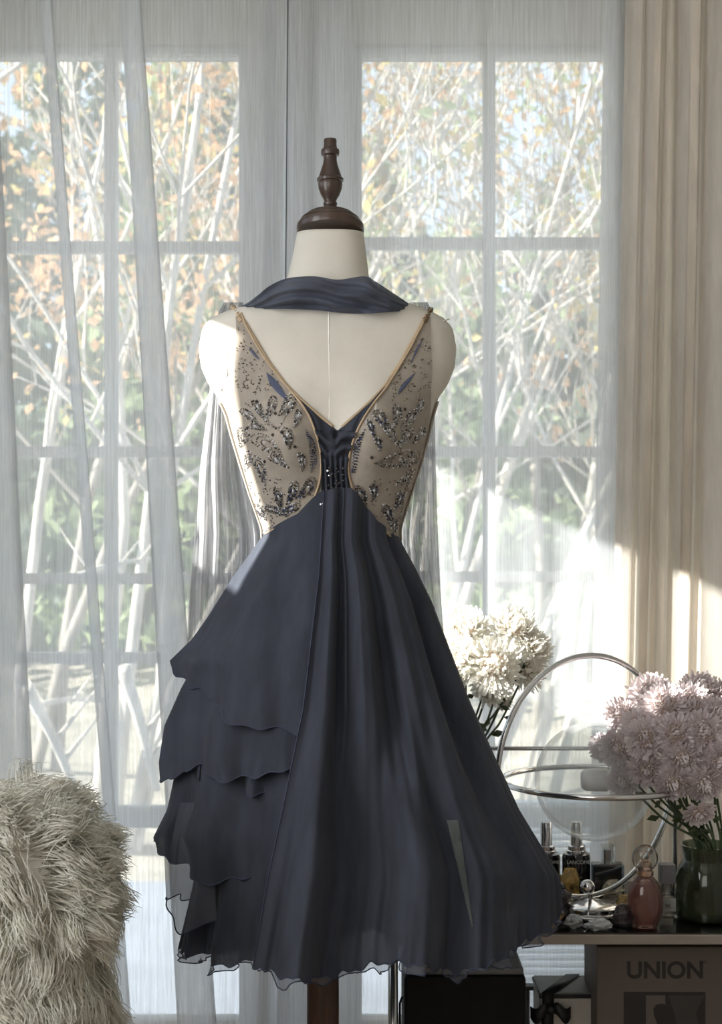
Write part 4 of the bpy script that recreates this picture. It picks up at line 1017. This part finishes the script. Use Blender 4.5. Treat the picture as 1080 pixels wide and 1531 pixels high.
def leafmesh(pts, size, rng):
    n = len(pts); a = rng.normal(0, 1, (n, 3)); a /= np.linalg.norm(a, axis=1)[:, None]; b = np.cross(a, rng.normal(0, 1, (n, 3))); b /= np.linalg.norm(b, axis=1)[:, None]
    s = size * rng.uniform(.6, 1.4, (n, 1)); m = MB()
    V = np.stack([pts - a*s, pts + b*s*.55, pts + a*s, pts - b*s*.55], 1).reshape(-1, 3)
    m.v = [tuple(p) for p in V]; m.f = [(4*i, 4*i+1, 4*i+2, 4*i+3) for i in range(n)]; m.n = 4*n; return m
def ground_z(x, y): return -.14 + max(0, y - 5) * .12 - .05
def tree(name, x, y, h, lean, label, seed, bark, leafmat, nleaf, lsize=.05, rad=.05, stems=1, leaf_lo=.35, spread=.32):
    r = np.random.default_rng(seed); mb = MB(); tips = []
    z0 = ground_z(x, y)
    t = thing(name, (x, y, z0), label, 'tree')
    def branch(p, d, L_, rd, lev):
        n = 6; pts = [p]; dd = d
        for i in range(n):
            dd = dd + r.normal(0, .09, 3); dd[2] += .03; dd /= np.linalg.norm(dd); pts.append(pts[-1] + dd * L_ / n)
        mb.tube([tuple(q) for q in pts], [rd * (1 - .75 * i / n) for i in range(n + 1)], 6 if lev < 2 else 4, cap=False)
        if lev >= 1: tips.extend(pts[2:])
        if lev < 3:
            for k in range([9, 4, 3][lev]):
                i = r.integers(2 if lev == 0 else 1, n + 1); ax = r.normal(0, 1, 3); ax[2] = abs(ax[2]) * .9; ax /= np.linalg.norm(ax)
                nd = dd * .62 + ax * (.55 + spread); nd /= np.linalg.norm(nd)
                branch(pts[i], nd, L_ * r.uniform(.34, .55), rd * .42 * (1 - .5 * i / n) + .002, lev + 1)
    for q in range(stems):
        d = np.array([lean + r.normal(0, .12 if stems > 1 else .03), r.normal(0, .05), 1.0]); d /= np.linalg.norm(d)
        branch(np.array([x + r.normal(0, .05), y + r.normal(0, .05), z0 - .05]), d, h * r.uniform(.8, 1.05), rad * r.uniform(.75, 1.1), 0)
    mb.build('trunk_and_branches', bark, t)
    if nleaf:
        T = np.array([p for p in tips if p[2] > z0 + h * leaf_lo]); pick = T[r.integers(0, len(T), nleaf)] + r.normal(0, .10, (nleaf, 3))
        o = leafmesh(pick, lsize, r).build('foliage', leafmat, t, False); o['kind'] = 'stuff'
def conifer(x, y, h, R, label, seed, mt, n=5200):
    r = np.random.default_rng(seed); z0 = ground_z(x, y); t = thing('evergreen_tree', (x, y, z0), label, 'tree')
    MB().tube([(x, y, z0), (x, y, z0 + h)], [.12, .02], 8).build('trunk', M['barkd'], t)
    u = r.random(n) ** .6; hh = (1 - u) * h; rr = R * (u * .95 + .05) * (.45 + .55 * r.random(n) ** .4) * (1 + .25 * np.sin(hh * 9)); th = r.uniform(0, 2*PI, n)
    o = leafmesh(np.stack([x + rr*np.cos(th), y + rr*np.sin(th), z0 + .1 + hh], 1), .085, r).build('foliage', mt, t, False); o['kind'] = 'stuff'
def wx(px, Y): return XX(px, Y)
TR = [  # picture column at mid height, depth, height, lean, label, bark, leaves, count, stems
 (30, 3.6, 4.6, .02, 'pale bare trunk at the far left edge of the left window', 'bark', 'lor', 500, 2),
 (112, 4.2, 5.0, -.05, 'slender pale birch left of the left window mullion', 'bark', 'lor', 700, 1),
 (215, 3.8, 4.8, .10, 'pale many-stemmed tree right of the left window mullion', 'bark', 'lor', 700, 3),
 (325, 4.6, 5.2, .16, 'leaning pale tree beside the right jamb of the left window', 'bark', 'lyel', 700, 2),
 (250, 6.0, 6.0, .0, 'rust-leaved tree farther back behind the left window', 'barkd', 'lor', 1500, 1),
 (70, 5.6, 5.0, .05, 'yellow-leaved shrubby tree behind the left window', 'barkd', 'lyel', 1200, 2),
 (560, 4.4, 5.0, .10, 'pale tree just left of the right window, near the finial', 'bark', 'lor', 500, 1),
 (640, 3.8, 4.6, .18, 'pale leaning tree seen past the bare shoulder', 'bark', 'lgr', 500, 2),
 (705, 4.2, 4.8, .30, 'slanting pale trunk crossing the right window mullion', 'bark', 'lyel', 450, 2),
 (800, 3.9, 4.8, .34, 'pair of slanting pale trunks in the right half of the right window', 'bark', 'lyel', 500, 2),
 (865, 4.6, 5.0, .22, 'thin slanting trunk at the right edge of the right window', 'bark', 'lor', 600, 2),
 (800, 6.2, 6.2, .0, 'tall rust-leaved tree against the blue sky in the right window', 'barkd', 'lor', 1500, 1),
 (640, 6.6, 4.0, .0, 'green-leaved tree low behind the right window', 'barkd', 'lgr', 1400, 2)]
for i, (px, Y, h, ln, lab, bk, lf, nl, stm) in enumerate(TR):
    tree('bare_tree' if bk == 'bark' else 'autumn_tree', wx(px, Y) - ln * 1.0, Y, h, ln, lab, 100 + i, M[bk], M[lf], int(nl * 2.2), stems=stm, rad=.030 if bk == 'bark' else .045, lsize=.026 if bk == 'bark' else .034, leaf_lo=.25)
CN_ = [(-60, 9.0, 4.6, 1.5, 'evergreen at the far left of the left window backdrop', 'ldk'), (110, 10.0, 5.4, 1.6, 'tall evergreen behind the left window mullion', 'ldk'), (250, 9.0, 4.4, 1.4, 'broad evergreen behind the sheer fold of the left window', 'lgr'), (380, 10.5, 5.6, 1.6, 'evergreen behind the pier between the windows', 'ldk'),
 (560, 9.5, 3.9, 1.5, 'evergreen behind the wooden finial', 'ldk'), (690, 9.0, 3.2, 1.5, 'light green evergreen behind the bare shoulder', 'lgr'), (830, 9.8, 3.6, 1.6, 'evergreen in the right window above the globe lamp', 'ldk'), (960, 9.0, 4.2, 1.6, 'evergreen hidden partly by the beige drape', 'ldk')]
for i, (px, Y, h, R, lab, mt) in enumerate(CN_): conifer(wx(px, Y), Y, h, R, lab, 300 + i, M[mt])
def logp(px0, py0, px1, py1, Y, rad, label):
    a = Vector(P(px0, py0, Y)); b = Vector(P(px1, py1, Y + .3)); mid = (a + b) / 2 + Vector((0, 0, .02))
    mb = MB().tube([tuple(spl([a, mid, b], i / 8)) for i in range(9)], [rad * (1 - .05 * i) for i in range(9)], 8)
    d = (b - a); 
    for q in (.3, .55, .75): p = a + d * q; mb.tube([p, p + Vector((.12 * (1 if q > .4 else -1), .05, .16))], [rad * .5, rad * .15], 6)
    tag(mb.build('fallen_branch', M['bark'], None), label, 'branch')
logp(40, 1030, 110, 1175, 2.6, .022, 'thick pale branch leaning low at the left of the left window')
logp(30, 1062, 160, 1048, 2.7, .012, 'thin pale branch lying level low in the left window')
logp(185, 1000, 235, 1180, 2.6, .024, 'pale branch leaning right of the left window mullion')
logp(90, 870, 240, 835, 2.8, .010, 'thin bowed branch across the middle of the left window')
